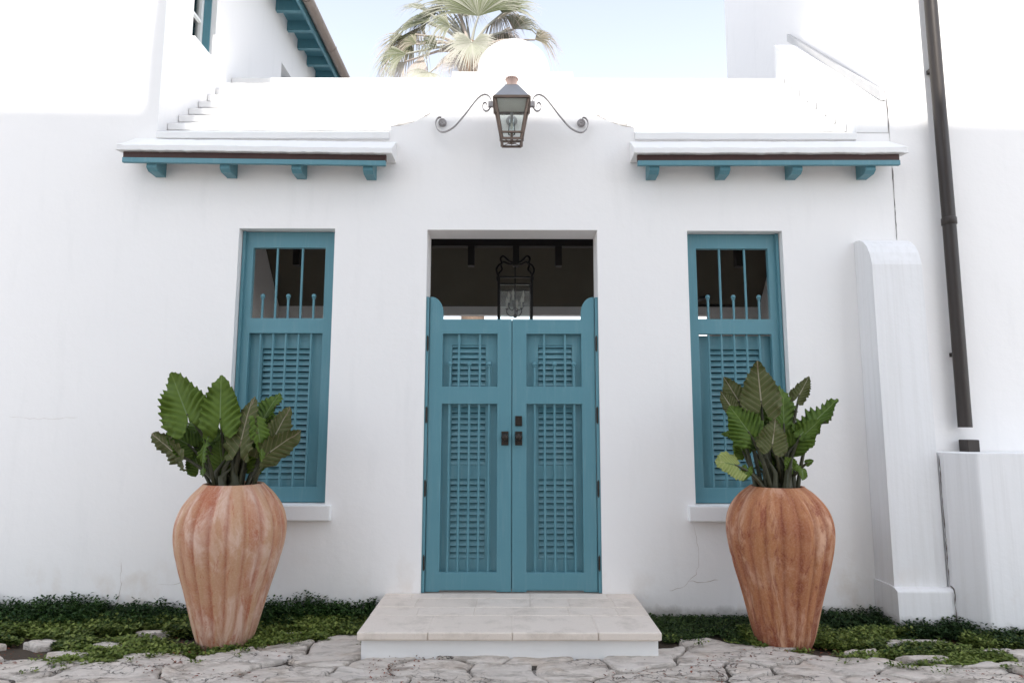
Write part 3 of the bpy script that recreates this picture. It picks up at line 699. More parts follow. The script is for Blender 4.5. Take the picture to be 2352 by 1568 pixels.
m = MB().lathe((-.006, cy, zb+.06), [(.026, 0), (.030, .02), (.026, .035), (.022, .10), (.021, .13)], 20); part('glass_chimney', m, 'glass', LN, fix=False)
m = MB().tube([(-.006, cy, zb+.0), (-.006, cy, zb+.07)], .010, 10); part('burner', m, 'lantern_copper', LN)
m = MB().lathe((-.006, cy, zb+.115), [(.0005, .04), (.006, .025), (.007, .01), (.003, 0)], 10); part('mantle', m, 'candle', LN)
# pierced base: ring and spokes
m = MB()
ringp = [(-.006 + .030*math.cos(2*math.pi*k/20), cy + .030*math.sin(2*math.pi*k/20), zb-.002) for k in range(21)]
m.tube(ringp, .004, 6)
for k in range(8):
    q = math.pi/4*k; L_ = .072 if k % 2 == 0 else .098
    m.tube([(-.006, cy, zb-.002), (-.006 + L_*math.cos(q), cy + L_*math.sin(q), zb-.002)], .003, 5)
m.ball((-.006, cy, zb-.002), .012, 8); part('base_grille', m, 'lantern_copper', LN, fix=False)
# arm from wall plus the two scrolls
m = MB().tube([(-.006, -.002, zt-.005), (-.006, cy+ht, zt-.005)], .012, 8); m.lathe((0,0,0), [(.001, 0), (.045, 0), (.045, .012), (.001, .014)], 16)
k0 = len(m.v) - 16*4; m.v[k0:] = [(v[0]-.006, -.001 - v[2], v[1] + zt-.005) for v in m.v[k0:]]; part('wall_arm', m, 'scroll_iron', LN)
SP = [(820,475),(814,440),(792,415),(765,432),(752,478),(772,522),(815,538),(852,508),(878,455),(880,398),(850,330),(795,300),(740,315),(680,362),(600,460),(520,565),(440,662),(370,742),(300,798),(220,835),(150,835),(100,790),(80,725),(90,670),(122,632),(160,628)]
def smooth(pts, k=3):
    out = []
    for i in range(len(pts)-1):
        p0, p1, p2, p3 = pts[max(i-1,0)], pts[i], pts[i+1], pts[min(i+2,len(pts)-1)]
        for q in range(k):
            t = q/k; out.append(.5*((2*p1) + (p2-p0)*t + (2*p0-5*p1+4*p2-p3)*t*t + (3*p1-p0-3*p2+p3)*t**3))
    out.append(pts[-1]); return out
base = []
for zx, zy in SP:
    px, py = 987.8 + zx*.16, 169.3 + zy*.16; f = min(1, max(0, (880-zx)/760)); base.append(at(px, py, -.20 + .165*f))
base = smooth(base)
for sgn in (1, -1):
    pts = [Vector((p.x if sgn > 0 else -p.x - .010, p.y, p.z)) for p in base]
    part('scroll_arm', MB().strap(pts, .0052, .024), 'scroll_iron', LN, fix=False)
    c0 = at(1015.8, 279.4, -.03); cxr = c0.x if sgn > 0 else -c0.x - .010
    m = MB(); m.lathe((0,0,0), [(.001,.024),(.006,.024),(.008,.018),(.014,.018),(.017,.022),(.024,.022),(.027,.016),(.031,.016),(.033,.008),(.033,-.004)], 24)
    m.v = [(cxr + v[0]*(1+.0*v[1]), -.006 - v[2]*1.0, c0.z + v[1]) for v in m.v]
    for k in range(10):
        q = 2*math.pi*k/10; m.ball((cxr + .0235*math.cos(q), -.026, c0.z + .0235*math.sin(q)), .0065, 7)
    part('rosette', m, 'scroll_iron', LN, fix=False)
    e = at(1128 if sgn > 0 else 1222, 238, -.2); part('arm_socket', MB().box(*sorted((e.x - sgn*.022, e.x + sgn*.03)), -.215, -.185, e.z-.028, e.z+.012), 'scroll_iron', LN)

# ------------------------------------------------------------------ hanging lantern and fan inside
HL = thing('hanging_lantern', (.03, 1.4, 2.4), 'black iron hanging lantern with candle bulbs inside the gateway', 'lantern')
hx, hy, hz0, hz1, hw = .03, 1.40, 2.30, 2.80, .160
for sx in (-1, 1):
    for sy in (-1, 1):
        part('corner_bar', MB().box(hx+sx*hw-.012, hx+sx*hw+.012, hy+sy*hw-.012, hy+sy*hw+.012, hz0, hz1), 'black_iron', HL)
        pts = smooth([Vector((hx + sx*r_*.70, hy + sy*r_*.70, z)) for r_, z in ((.225, 2.80), (.262, 2.86), (.235, 2.915), (.19, 2.945), (.205, 2.99), (.165, 3.02), (.09, 2.985), (.035, 2.98), (.0, 3.01))])
        part('scroll', MB().tube(pts, .0105, 6), 'black_iron', HL, fix=False)
for z in (hz0, hz1, hz1-.07):
    m = MB()
    for s_ in (-1, 1):
        m.box(hx-hw-.008, hx+hw+.008, hy+s_*hw-.0075, hy+s_*hw+.0075, z-.008, z+.008); m.box(hx+s_*hw-.0075, hx+s_*hw+.0075, hy-hw+.008, hy+hw-.008, z-.008, z+.008)
    part('band', m, 'black_iron', HL, fix=False)
for s_ in (-1, 1): part('pane', MB().box(hx-hw+.013, hx+hw-.013, hy+s_*hw-.0015, hy+s_*hw+.0015, hz0+.009, hz1-.079), 'glass', HL)
part('stem', MB().tube([(hx, hy, 3.0), (hx, hy, 2.45)], .007, 8), 'black_iron', HL)
for k in range(6):
    q = 2*math.pi*k/6 + .3; r_ = .085; ex, ey = hx + r_*math.cos(q), hy + r_*math.sin(q); dz = .0 if k % 2 else .07
    m = MB().tube(smooth([Vector((hx, hy, 2.46+dz)), Vector((hx + .5*r_*math.cos(q), hy + .5*r_*math.sin(q), 2.435+dz)), Vector((ex, ey, 2.47+dz)), Vector((ex, ey, 2.50+dz))]), .005, 6); m.lathe((ex, ey, 2.50+dz), [(.008,0),(.016,.01),(.016,.014),(.009,.014)], 10)
    part('candle_arm', m, 'black_iron', HL, fix=False)
    m = MB().lathe((ex, ey, 2.513+dz), [(.0085, 0), (.0085, .05)], 10); m.lathe((ex, ey, 2.563+dz), [(.007, 0), (.013, .018), (.010, .04), (.003, .062), (.0005, .075)], 10); part('candle_bulb', m, 'candle', HL, fix=False)
part('finial', MB().ball((hx, hy, 2.44), .018), 'black_iron', HL)

fc = at(1580, 700, 1.7)
FN = thing('ceiling_fan', (fc.x, 1.7, fc.z), 'dark ceiling fan seen through the barred right window', 'fan')
part('rod', MB().tube([(fc.x, 1.7, fc.z), (fc.x, 1.7, 4.12)], .012, 8), 'black_iron', FN)
part('motor', MB().lathe((fc.x, 1.7, fc.z-.05), [(.001,0),(.08,.01),(.1,.05),(.08,.1),(.001,.12)], 18), 'black_iron', FN)
for k in range(4):
    q = R(6) + k*math.pi/2; b = MB().box(.09, .46, -.06, .06, -.012, .012); rt = Matrix.Rotation(q, 3, 'Z') @ Matrix.Rotation(R(14), 3, 'X'); b.v = [tuple(rt @ Vector(v) + Vector((fc.x, 1.7, fc.z))) for v in b.v]; part('blade', b, 'dark_beam', FN, bevel=.01)

# ------------------------------------------------------------------ pots
def pot(cx, cyy, z0, prof, mat, label, nf, seed):
    th = thing('terracotta_pot', (cx, cyy, z0), label, 'pot', 'tall fluted terracotta pots by the gate')
    prof = [(r*.94, z) for r, z in prof]; seg = nf*10; m = MB(); gv = []; m.uv = []
    P_ = []
    for i in range(len(prof)-1):         # Catmull-Rom through the profile
        p0, p1, p2, p3 = [Vector(prof[max(0, min(len(prof)-1, i+d))]) for d in (-1, 0, 1, 2)]
        for q in range(5):
            t = q/5; P_.append(.5*((2*p1) + (p2-p0)*t + (2*p0-5*p1+4*p2-p3)*t*t + (3*p1-p0-3*p2+p3)*t**3))
    P_.append(Vector(prof[-1])); H_ = prof[-1][1]
    P_ = sorted(P_ + [P_[[i for i in range(len(P_)-1) if P_[i].y <= zz < P_[i+1].y][0]].lerp(P_[[i for i in range(len(P_)-1) if P_[i].y <= zz < P_[i+1].y][0]+1], .5).copy() for zz in ()], key=lambda p: p.y)
    rows_ = [(p.x, p.y, 1.0) for p in P_] + [(prof[-1][0]-.006, H_+.006, .3), (prof[-1][0]-.024, H_+.004, 0), (prof[-1][0]-.026, H_-.08, 0)]
    for r_, z, fl in rows_:
        amp = fl*min(1, max(0, (H_ - z)/.10))*min(1, .45 + z/.3)
        for j in range(seg+1):
            q = 2*math.pi*j/seg + seed; a = abs(math.sin(nf*q/2)); gr = (1-a)**2.2
            wob = 1 - .010*math.exp(-((z-.545-.006*math.sin(3*q))/.006)**2) + .010*noise.noise((math.cos(q)*1.4, math.sin(q)*1.4, z*2+seed))
            rr_ = r_*wob*(1 - .055*gr*amp); m.v.append((cx + rr_*math.cos(q), cyy + rr_*math.sin(q), z0 + z)); gv.append(gr*amp); m.uv.append((j/seg, z))
    k = len(rows_)
    for i in range(k-1):
        for j in range(seg): a = i*(seg+1)+j; m.f.append((a, a+1, a+seg+2, a+seg+1)); m.m.append(0); m.sm.append(True)
    c = Vector((cx, cyy, z0)); me = mesh_of(m, 'body', mat, c, fix=False)
    at_ = me.attributes.new('groove', 'FLOAT', 'POINT'); at_.data.foreach_set('value', gv)
    o = link('body', me, th, c)
    part('soil', MB().lathe((cx, cyy, z0 + H_ - .07), [(prof[-1][0]-.023, 0), (.08, .015), (.001, .02)], 24), 'pot_soil', th)
    return th
potL = pot(-1.862, -.53, -.042, [(.168, 0), (.205, .09), (.277, .34), (.325, .49), (.360, .62), (.371, .715), (.362, .80), (.330, .882), (.272, .96), (.206, 1.022)], 'terracotta_pale', 'pale chalky terracotta pot standing before the left window', 20, .1)
potR = pot(1.776, -.53, -.042, [(.170, 0), (.208, .09), (.272, .34), (.315, .49), (.348, .63), (.360, .735), (.350, .82), (.316, .895), (.255, .965), (.190, 1.012)], 'terracotta_red', 'reddish brown streaked terracotta pot standing before the right window', 20, .23)
potR['label'] = 'rust-red streaked terracotta pot standing beside the buttress'
potL['label'] = 'pale chalky pink terracotta pot standing before the window away from the buttress'

# ------------------------------------------------------------------ elephant-ear plants
def ear_leaf(base, tip, facing, width, mats, parent, fold=.22, ripple=.03, droop=.10, seed=0, scal=.044):
    """sagittate blade; base = petiole joint, facing = direction the upper side looks"""
    L = (tip-base).length*1.02; ex = (tip-base).normalized(); facing = facing + Vector((.25*math.sin(seed*7.1), 0, .25*math.cos(seed*3.3))); ez = (facing - ex*facing.dot(ex)).normalized(); ey = ez.cross(ex)
    r_ = random.Random(seed); NA, NR = 168, 12; nv = 6.0; ph = r_.random()*6
    def outline(q):     # half-width-normalised polar outline around the joint
        a = abs(q)
        key = [(0, 1.0), (.16, .90), (.35, .76), (.6, .645), (.9, .575), (1.2, .545), (1.6, .535), (2.0, .545), (2.35, .56), (2.6, .545), (2.8, .45), (2.95, .24), (3.1416, .05)]
        for (a0, r0), (a1, r1) in zip(key[:-1], key[1:]):
            if a <= a1:
                t = (a-a0)/(a1-a0); t = t*t*(3-2*t); return r0 + (r1-r0)*t
        return .05
    m = MB(); m.uv = []
    for layer in (0, 1):
        for i in range(NR+1):
            for j in range(NA+1):
                q = -math.pi + 2*math.pi*j/NA; rho = i/NR
                ro = outline(q); x0, y0 = ro*math.cos(q), ro*math.sin(q)*width
                t_ = x0 - .85*abs(y0) + .03*noise.noise((x0*4, y0*4, seed)); sc_ = 1 + scal*(2*(1 - abs(math.sin(math.pi*nv*t_ + ph*.0))**.8) - .9)*min(1, abs(y0)*5)*(1 + .5*noise.noise((q*5, seed, 2))) + .05*noise.noise((q*2.2, seed, 1))
                x, y = x0*rho*sc_, y0*rho*sc_; ay = abs(y); t = x - .85*ay
                z = fold*ay*1.0 - droop*(x*x if x > 0 else 1.6*x*x) + 1.25*ripple*math.cos(2*math.pi*nv*t)*min(1, ay*4)*(.30+.70*rho) + .018*math.cos(2*math.pi*nv*t + 1.2)*rho**6 + .20*rho*rho*noise.noise((x*2.6+seed*3.1, y*2.6, 4)) + .08*rho**3*noise.noise((x*7+seed*1.1, y*7, 2)) - .35*max(0, ay-.30)**2*(3 if fold > 0 else -1)
                p = base + (ex*x + ey*y + ez*z)*L - ez*(.0015*layer)
                m.v.append(tuple(p)); m.uv.append((x, y + .5))
    W_ = NA+1; off_ = (NR+1)*W_
    for i in range(NR):
        for j in range(NA):
            a = i*W_+j; m.f.append((a, a+W_, a+W_+1, a+1)); m.m.append(0); m.sm.append(True)
            a += off_; m.f.append((a, a+1, a+W_+1, a+W_)); m.m.append(1); m.sm.append(True)
    c = centre(m); o = link('leaf', mesh_of(m, 'leaf', mats, c, fix=False), parent, c)
    # raised midrib as a sub-part
    mr = MB(); ptsr = []
    for k in range(9):
        x = .93*k/8; z = -droop*x*x; ptsr.append(base + (ex*x + ez*(z - .004))*L)
    mr.tube(ptsr, [.0052*(1 - .8*k/8) for k in range(9)], 6); part('midrib', mr, 'stalk_pink' if facing.y > 0 else 'midrib_green', o, fix=False)
    return o
simple('midrib_green', (.13, .19, .055), (.10, .15, .04), .5, 0, 14)
simple('stalk_pink', (.30, .26, .18), (.24, .22, .13), .5, 0, 14)
UP, UN, YE = ['leaf_upper', 'leaf_under'], ['leaf_upper', 'leaf_under'], ['leaf_yellow', 'leaf_yellow']
def plant(potc, label, specs, extra, seed):
    th = thing('elephant_ear_plant', (potc[0], potc[1], potc[2]), label, 'plant', 'elephant ear plants in the terracotta pots')
    r_ = random.Random(seed)
    for k, (bx0, by0, tx0, ty0, dyb, dyt, face, width, kw) in enumerate(specs):
        base = at(bx0, by0, potc[1] + dyb); tip = at(tx0, ty0, potc[1] + dyt)
        F_ = Vector(face); mats = kw.pop('mats', UP); ear_leaf(base, tip, F_, width*.92, mats, th, seed=seed*100+k, **kw)
        a = r_.uniform(0, 6.28); rr_ = r_.uniform(.02, .11); root = Vector((potc[0] + rr_*math.cos(a) + (base.x-potc[0])*.22, potc[1] + rr_*.8*math.sin(a) + .01, potc[2] - .05))
        L = (base-root).length; ctrl = root.lerp(base, .5) + Vector((-(base.x-root.x)*.18, 0, L*.08)); P_ = []
        for q in range(9):
            t = q/8; P_.append(root*(1-t)**2 + ctrl*2*t*(1-t) + base*t*t)
        part('stalk', MB().tube(P_, [.017 - .010*q/8 if q else .024 for q in range(9)], 8), 'stalk', th, fix=False)
    for k in range(6):           # darker leaves deep in the clump
        a = r_.uniform(-.62, .62); b0 = Vector((potc[0] + a*.24, potc[1] + r_.uniform(-.05, .14), potc[2] + r_.uniform(.16, .36))); tp = b0 + Vector((a*.12 + r_.uniform(-.08, .08), r_.uniform(-.05, .08), r_.uniform(.05, .17)))
        ear_leaf(b0, tp, Vector((r_.uniform(-.5, .5), -1, r_.uniform(.1, .7))), r_.uniform(.9, 1.3), UP, th, fold=.12, ripple=.035, seed=seed*100+50+k)
        part('stalk', MB().tube([(potc[0] + a*.06, b0.y*.5 + potc[1]*.5, potc[2]-.05), tuple(b0.lerp(Vector((potc[0], potc[1], potc[2])), .35) + Vector((-a*.03, 0, .03))), tuple(b0)], [.017, .011, .006], 7), 'stalk', th, fix=False)
    for k in range(extra):       # short leaf-sheath stubs crowding the rim
        a = r_.uniform(0, 6.28); rr_ = r_.uniform(.0, .13); x, y = potc[0] + rr_*math.cos(a), potc[1] + rr_*math.sin(a); h = r_.uniform(.12, .34)
        part('stalk', MB().tube([(x, y, potc[2]-.05), (x + r_.uniform(-.03, .03), y, potc[2] + h*.5), (x + r_.uniform(-.09, .09), y + r_.uniform(-.04, .04), potc[2] + h)], [.026, .018, .005], 8), 'stalk', th, fix=False)
    return th
cam_f = (0, -1, .15)
# (joint px, tip px, depth of joint / tip against the pot axis, facing, width)
SL = [(429, 951, 393, 858, -.10, -.05, (.30, -1, .30), 1.02, dict(fold=.16, droop=.06, ripple=.034)),
      (506, 960, 506, 860, -.12, -.08, (-.05, -1, .4), .88, dict(fold=.07, droop=.10, ripple=.034)),
      (555, 1010, 579, 909, -.14, -.05, (.1, 1, .25), .76, dict(fold=-.08, droop=-.03, ripple=.014)),
      (603, 966, 637, 900, .02, .07, (-.55, -.8, .6), .95, dict(fold=.18, ripple=.04)),
      (632, 998, 666, 934, -.02, .08, (-.85, .75, .25), .78, dict(fold=-.1, droop=.02, ripple=.018)),
      (620, 1037, 690, 987, -.10, .0, (-.3, .9, .5), .90, dict(fold=-.06, droop=.03, ripple=.016)),
      (404, 1041, 350, 996, -.06, .0, (.5, .75, .6), .95, dict(fold=-.08, droop=.0, ripple=.018)),
      (432, 1020, 383, 992, -.02, -.07, (.1, -1, .6), 1.35, dict(fold=.12, ripple=.035)),
      (470, 1030, 459, 1094, -.16, -.19, (-.85, -.6, .2), .80, dict(fold=.12, ripple=.03)),
      (592, 985, 606, 1056, -.15, -.18, (.75, -.8, .3), .62, dict(fold=.18, ripple=.03)),
      (505, 1045, 484, 985, .04, .08, (.1, -1, .5), 1.0, dict(fold=.1)),
      (532, 1030, 540, 965, .08, .12, (.1, -1, .4), 1.0, dict(fold=.1)),
      (470, 1000, 440, 945, .08, .12, (.3, -1, .3), 1.0, dict(fold=.1)),
      (512, 1072, 500, 1015, -.02, -.06, (.1, -1, .6), 1.2, dict(fold=.1)),
      (585, 1060, 600, 1000, .06, .10, (0, -1, .4), 1.1, dict(fold=.1)),
      (598, 945, 612, 915, .10, .14, (-.3, -1, .4), 1.3, dict(fold=.1, ripple=.035)),
      (560, 1060, 575, 1010, .02, .0, (0, -1, .6), 1.2, dict(fold=.1)),
      (455, 1070, 440, 1028, .02, .0, (0, -1, .6), 1.2, dict(fold=.1)),
      (648, 985, 655, 950, .06, .09, (.3, -1, .4), 1.0, dict(fold=.1)),
      (418, 1000, 402, 968, .05, .05, (.3, -1, .4), 1.3, dict(fold=.1))]
SR = [(1748, 920, 1739, 833, -.12, -.06, (.3, 1, .3), .98, dict(fold=-.06, droop=.02, ripple=.02)),
      (1800, 972, 1800, 885, .03, .06, (.35, -1, .3), 1.02, dict(fold=.12, ripple=.028)),
      (1718, 990, 1677, 931, -.14, -.12, (-.35, -1, .35), 1.25, dict(fold=.2, ripple=.042, droop=.08)),
      (1774, 1019, 1781, 962, -.18, -.15, (.05, 1, .35), 1.20, dict(fold=-.05, droop=.04, ripple=.018)),
      (1864, 976, 1922, 912, -.02, .02, (-.55, -.6, .85), .72, dict(fold=.25, ripple=.042)),
      (1836, 907, 1859, 867, .08, .10, (.9, .55, .1), .85, dict(fold=-.1, ripple=.03)),
      (1697, 921, 1664, 867, .02, .08, (.5, .85, .4), .90, dict(fold=-.1, ripple=.02)),
      (1678, 932, 1657, 900, -.02, .03, (.5, .85, .3), .95, dict(fold=-.08, ripple=.018)),
      (1687, 1067, 1646, 1056, -.16, -.22, (-.1, -1, .7), 1.45, dict(mats=YE, fold=.05, ripple=.02, droop=.1)),
      (1842, 1080, 1846, 1100, -.16, -.20, (.2, -1, .35), 1.5, dict(fold=.08, ripple=.05)),
      (1838, 1000, 1852, 984, -.06, -.04, (-.2, -1, .5), 1.2, dict(fold=.1)),
      (1735, 955, 1712, 905, .06, .10, (-.1, -1, .3), 1.1, dict(fold=.14)),
      (1790, 1060, 1806, 1010, .04, .06, (.1, -1, .3), 1.1, dict(fold=.12)),
      (1690, 1000, 1659, 994, .05, .02, (.0, -.7, .9), .9, dict(fold=.12)),
      (1820, 1075, 1806, 1050, -.08, -.12, (-.2, -1, .5), 1.2, dict(fold=.08)),
      (1752, 985, 1745, 940, .04, .07, (.2, -1, .4), 1.2, dict(fold=.12)),
      (1825, 1010, 1835, 965, .06, .08, (.2, -1, .4), 1.0, dict(fold=.12)),
      (1705, 1035, 1690, 1000, .02, .0, (-.1, -1, .4), 1.2, dict(fold=.12)),
      (1855, 1062, 1868, 1056, -.10, -.12, (.1, -1, .5), 1.3, dict(fold=.08)),
      (1715, 1080, 1706, 1104, -.12, -.14, (-.4, -1, .4), 1.0, dict(fold=.1))]
plant((-1.862, -.53, .97), 'leafy elephant ear plant growing in the pale chalky pink pot', SL, 12, 3)
plant((1.776, -.53, .965), 'leafy elephant ear plant growing in the rust-red streaked pot', SR, 12, 5)

# ------------------------------------------------------------------ ground cover
def pigment(me, cols, per):
    a = me.color_attributes.new('pigment', 'FLOAT_COLOR', 'POINT')
    buf = []
    for c in cols: buf += [c[0], c[1], c[2], 1.0]*per
    a.data.foreach_set('color', buf)
def leaf_quad(m, c, d, up, L, W):
    s = d.cross(up); s = s.normalized() if s.length > 1e-4 else Vector((1,0,0)); n_ = s.cross(d)
    m.v += [tuple(c), tuple(c + d*L*.5 + s*W*.5 + n_*L*.08), tuple(c + d*L - n_*L*.05), tuple(c + d*L*.5 - s*W*.5 + n_*L*.08)]
    b = len(m.v)-4; m.f.append((b, b+1, b+2, b+3)); m.m.append(0); m.sm.append(False)
def mixc(a, b, t): return tuple(a[i] + (b[i]-a[i])*t for i in range(3))
def inside_pot(x, y):
    if any(((x-b[0])/(b[2]*.85))**2 + ((y-b[1])/(b[3]*.8))**2 < 1 for b in STEPPING): return True
    return (x+1.862)**2 + (y+.53)**2 < .185**2 or (x-1.776)**2 + (y+.53)**2 < .185**2
def gcover(name, x0, x1, back, dens, front, hfun, cols, size, seed, label, cat, sprig, mask=None):
    r_ = random.Random(seed); m = MB(); cl = []; tries = int(dens*(x1-x0))
    for _ in range(tries):
        x = r_.uniform(x0, x1); yb = back(x); yf = front(x)
        if yf >= yb - .01: continue
        y = yb + (yf-yb)*r_.random()
        edge = (y-yf)/max(.02, yb-yf)
        if r_.random() > min(1, .12 + edge*2.4 + (1.3*noise.noise((x*5.5, y*8, 3+seed)) if not sprig and edge < .6 else 0)): continue
        if inside_pot(x, y) or (mask and not mask(x, y)): continue
        h = hfun(x, y, edge)*(.55 + .75*r_.random())
        patch = .5 + .5*noise.noise((x*2.6, y*3.5, seed)); k = max(0, min(1, patch*1.7 - .35 + (.25 if edge < .35 else -.1) + r_.uniform(-.35, .35)))
        if sprig:
            az = r_.uniform(0, 6.28); le = r_.uniform(0, .55); d = Vector((math.cos(az)*le, math.sin(az)*le - .12, 1)).normalized(); nn = max(3, int(h/.011))
            for q in range(nn):
                c = Vector((x, y, -.03)) + d*h*(q+1)/nn; a2 = az + q*2.4; ld = (Vector((math.cos(a2), math.sin(a2), r_.uniform(.1, .9)))).normalized()
                L = size*r_.uniform(.7, 1.25); leaf_quad(m, c, ld, Vector((0,0,1)), L, L*.55); cl.append(mixc(mixc(cols[0], cols[1], k), cols[2], r_.random()**3*.8))
        else:
            for q in range(5):
                a2 = r_.uniform(0, 6.28); ld = Vector((math.cos(a2), math.sin(a2)*.8 - .25, r_.uniform(.0, .8))).normalized(); L = size*r_.uniform(.6, 1.3)
                c = Vector((x + r_.uniform(-.02, .02), y + r_.uniform(-.02, .02), -.035 + h*r_.random())); leaf_quad(m, c, ld, Vector((0,0,1)), L, L*.8); cl.append(mixc(mixc(cols[0], cols[1], k), cols[2], r_.random()**2*.9))
    me = mesh_of(m, name, 'foliage', fix=False); pigment(me, cl, 4); o = link(name, me); tag(o, label, cat, kind='stuff'); return o
DK = ((.010, .032, .008), (.024, .062, .013), (.07, .13, .03)); LT = ((.022, .052, .010), (.14, .195, .038), (.28, .33, .09))
MDK = ((.014, .034, .011), (.030, .060, .017), (.08, .125, .03))
back_l = lambda x: -.012
gcover('ground_cover', -4.6, -.93, back_l, 1500, lambda x: -.36 - .10*noise.noise((x*1.7, 0, 1)) + (.14 if x > -1.5 else 0), lambda x, y, e: (.060 + .085*max(0, .3 + noise.noise((x*2.1, 3, 0))) + (.05 if x < -2.9 else 0) + (.05 if -1.5 < x < -.98 else 0))*(.6 + .5*e), DK, .029, 21, 'dark green feathery ground cover along the wall below the pale pot', 'ground cover', True)
gcover('creeping_ground_cover', -4.6, -.95, lambda x: -.16, 13000, lambda x: front_limit(x) - .02, lambda x, y, e: .026 + .040*e, LT, .024, 22, 'bright green creeping plants spreading over the stones around the pale pot', 'ground cover', False, lambda x, y: (noise.noise((x*3.1, y*5, 7)) > -.22 or y > -.42) and not (x < -2.75 and y < -.6 and noise.noise((x*2, 3, y*4)) > -.3))
gcover('creeping_ground_cover', .93, 2.7, lambda x: -.02, 8000, lambda x: max(-.6, front_limit(x) - .01), lambda x, y, e: .020 + .020*e, MDK, .017, 23, 'low dark moss-like plants between the doorstep and the rust-red pot', 'ground cover', False)
gcover('ground_cover', 2.0, 5.2, lambda x: -.02 if x < 2.67 else (-.31 if x < 3.07 else (-.33 - (x-3.07)*1.1 if x < 3.19 else -.465)), 1250, lambda x: (-.30 if x < 2.6 else -.52 if x < 3.1 else -.68) - .05*noise.noise((x*2, 0, 4)), lambda x, y, e: (.075 + .05*noise.noise((x*2.2, 1, 0)))*(.6+.5*e), ((.012, .032, .010), (.022, .052, .016), (.06, .10, .028)), .027, 24, 'dark leafy ground cover at the foot of the buttress and low wall', 'ground cover', True)
gcover('creeping_ground_cover', 1.55, 5.2, lambda x: -.34 if x < 2.7 else -.46, 11000, lambda x: front_limit(x) - .02, lambda x, y, e: .024 + .034*e, LT, .022, 25, 'bright green creeping plants spreading over the stones around the rust-red pot', 'ground cover', False, lambda x, y: noise.noise((x*3.0, y*5, 17)) > -.16 and not (x > 2.75 and y < -.72 and noise.noise((x*2.5, 8, y*5)) > .12))

# tufts rooted in the stone joints just beyond the planting strip
r_ = random.Random(77); m = MB(); cl = []
for _ in range(60):
    x = r_.choice((-1, 1))*r_.uniform(1.0, 4.0); y = front_limit(x) - abs(r_.gauss(0, .09)) - .01; n_ = r_.randint(12, 45); sp_ = r_.uniform(.012, .045)
    for q in range(n_):
        a = r_.uniform(0, 6.28); d = Vector((math.cos(a), math.sin(a)*.8 - .2, r_.uniform(.1, .9))).normalized(); L = r_.uniform(.010, .024)
        leaf_quad(m, Vector((x + r_.gauss(0, sp_), y + r_.gauss(0, sp_*.5), r_.uniform(-.004, .018))), d, Vector((0,0,1)), L, L*.8); cl.append(mixc(mixc(LT[0], LT[1], r_.random()), LT[2], r_.random()**3))
me = mesh_of(m, 'creeping_tufts', 'foliage', fix=False); pigment(me, cl, 4); o = link('creeping_tufts', me); tag(o, 'small green tufts growing in the flagstone joints', 'ground cover', kind='stuff')
# dead leaf litter in the joints
r_ = random.Random(31); m = MB(); cl = []
for _ in range(8500):
    x = r_.uniform(-4.5, 4.5); y = r_.uniform(-1.9, -.45)
    if abs(x) < .95 and y > -.88: continue
    if noise.noise((x*2.2, y*4, 9)) < (-.3 if y > front_limit(x) else .14): continue
    a = r_.uniform(0, 6.28); L = r_.uniform(.008, .030); d = Vector((math.cos(a), math.sin(a), r_.uniform(-.1, .3))).normalized()
    leaf_quad(m, Vector((x, y, r_.uniform(-.006, .006) - (.026 if y > front_limit(x) else 0))), d, Vector((0,0,1)), L, L*.4); cl.append(mixc((.09, .045, .025), (.34, .10, .055), r_.random()**1.5))
me = mesh_of(m, 'leaf_litter', 'litter', fix=False); pigment(me, cl, 4); o = link('leaf_litter', me); tag(o, 'scattered brown dead leaves on the flagstones', 'leaf litter', kind='stuff')

# ------------------------------------------------------------------ palm behind the roof
PY = 6.0
pc = at(1080, 95, PY)
PT = thing('palm_tree', (pc.x, PY, 0), 'pale sunlit fan palm rising behind the curved gable', 'tree')
part('trunk', MB().tube([(pc.x+.2, PY, -.1), (pc.x+.1, PY, 3), (pc.x-.02, PY, 6), (pc.x, PY, pc.z-.1)], [.26, .20, .18, .21], 14), 'palm_trunk', PT)
def frond(hub, dirv, face, rad, spread, nseg, green, dry, droop, seed):
    r_ = random.Random(seed); ex = dirv.normalized(); ez = (face - ex*face.dot(ex)).normalized(); ey = ez.cross(ex); m = MB(); cl = []
    for k in range(nseg):
        q = -spread + 2*spread*(k+.5)/nseg; d = ex*math.cos(q) + ey*math.sin(q); L = rad*(.80 + .20*math.cos(q*.7))*r_.uniform(.9, 1.08); hw = rad*spread/nseg*.62
        s = (ey*math.cos(q) - ex*math.sin(q)); dr = droop*r_.uniform(.6, 1.5); tone = mixc(green, dry, min(1, max(0, r_.uniform(-.2, .55))))
        b = len(m.v); K_ = 7
        for i in range(K_):
            t = i/(K_-1); wv = hw*(math.sin(math.pi*min(1, t*1.15+.12)) if t < .62 else .82*(1-t)/.38*.9 + .03) if i else hw*.15
            wv = min(wv, hw*(t*1.5+.1)); p = hub + d*L*t + ez*(.07*rad*math.sin(t*3)) - Vector((0,0,1))*dr*L*max(0, t-.42)**1.6*2.2 + s*r_.uniform(-.01, .01)*L*t
            m.v += [tuple(p - s*wv), tuple(p - ez*wv*.55), tuple(p + s*wv)]; tc = mixc(tone, dry, max(0, (t-.45)*1.7)); cl += [tc]*3
        for i in range(K_-1):
            for j in range(2): a = b+i*3+j; m.f.append((a, a+1, a+4, a+3)); m.m.append(0); m.sm.append(False)
    core = pc + Vector((0, 0, -.15)); st = MB(); st.tube([core, core.lerp(hub, .5) + Vector((0,0,.08)), hub], [.035, .022, .014], 6)
    off_ = len(m.v); m.add(st.v, st.f); cl += [mixc(green, dry, .7)]*(len(m.v)-off_)
    c = centre(m); me = mesh_of(m, 'frond', 'frond', c, fix=False); pigment(me, cl, 1); link('frond', me, PT, c)
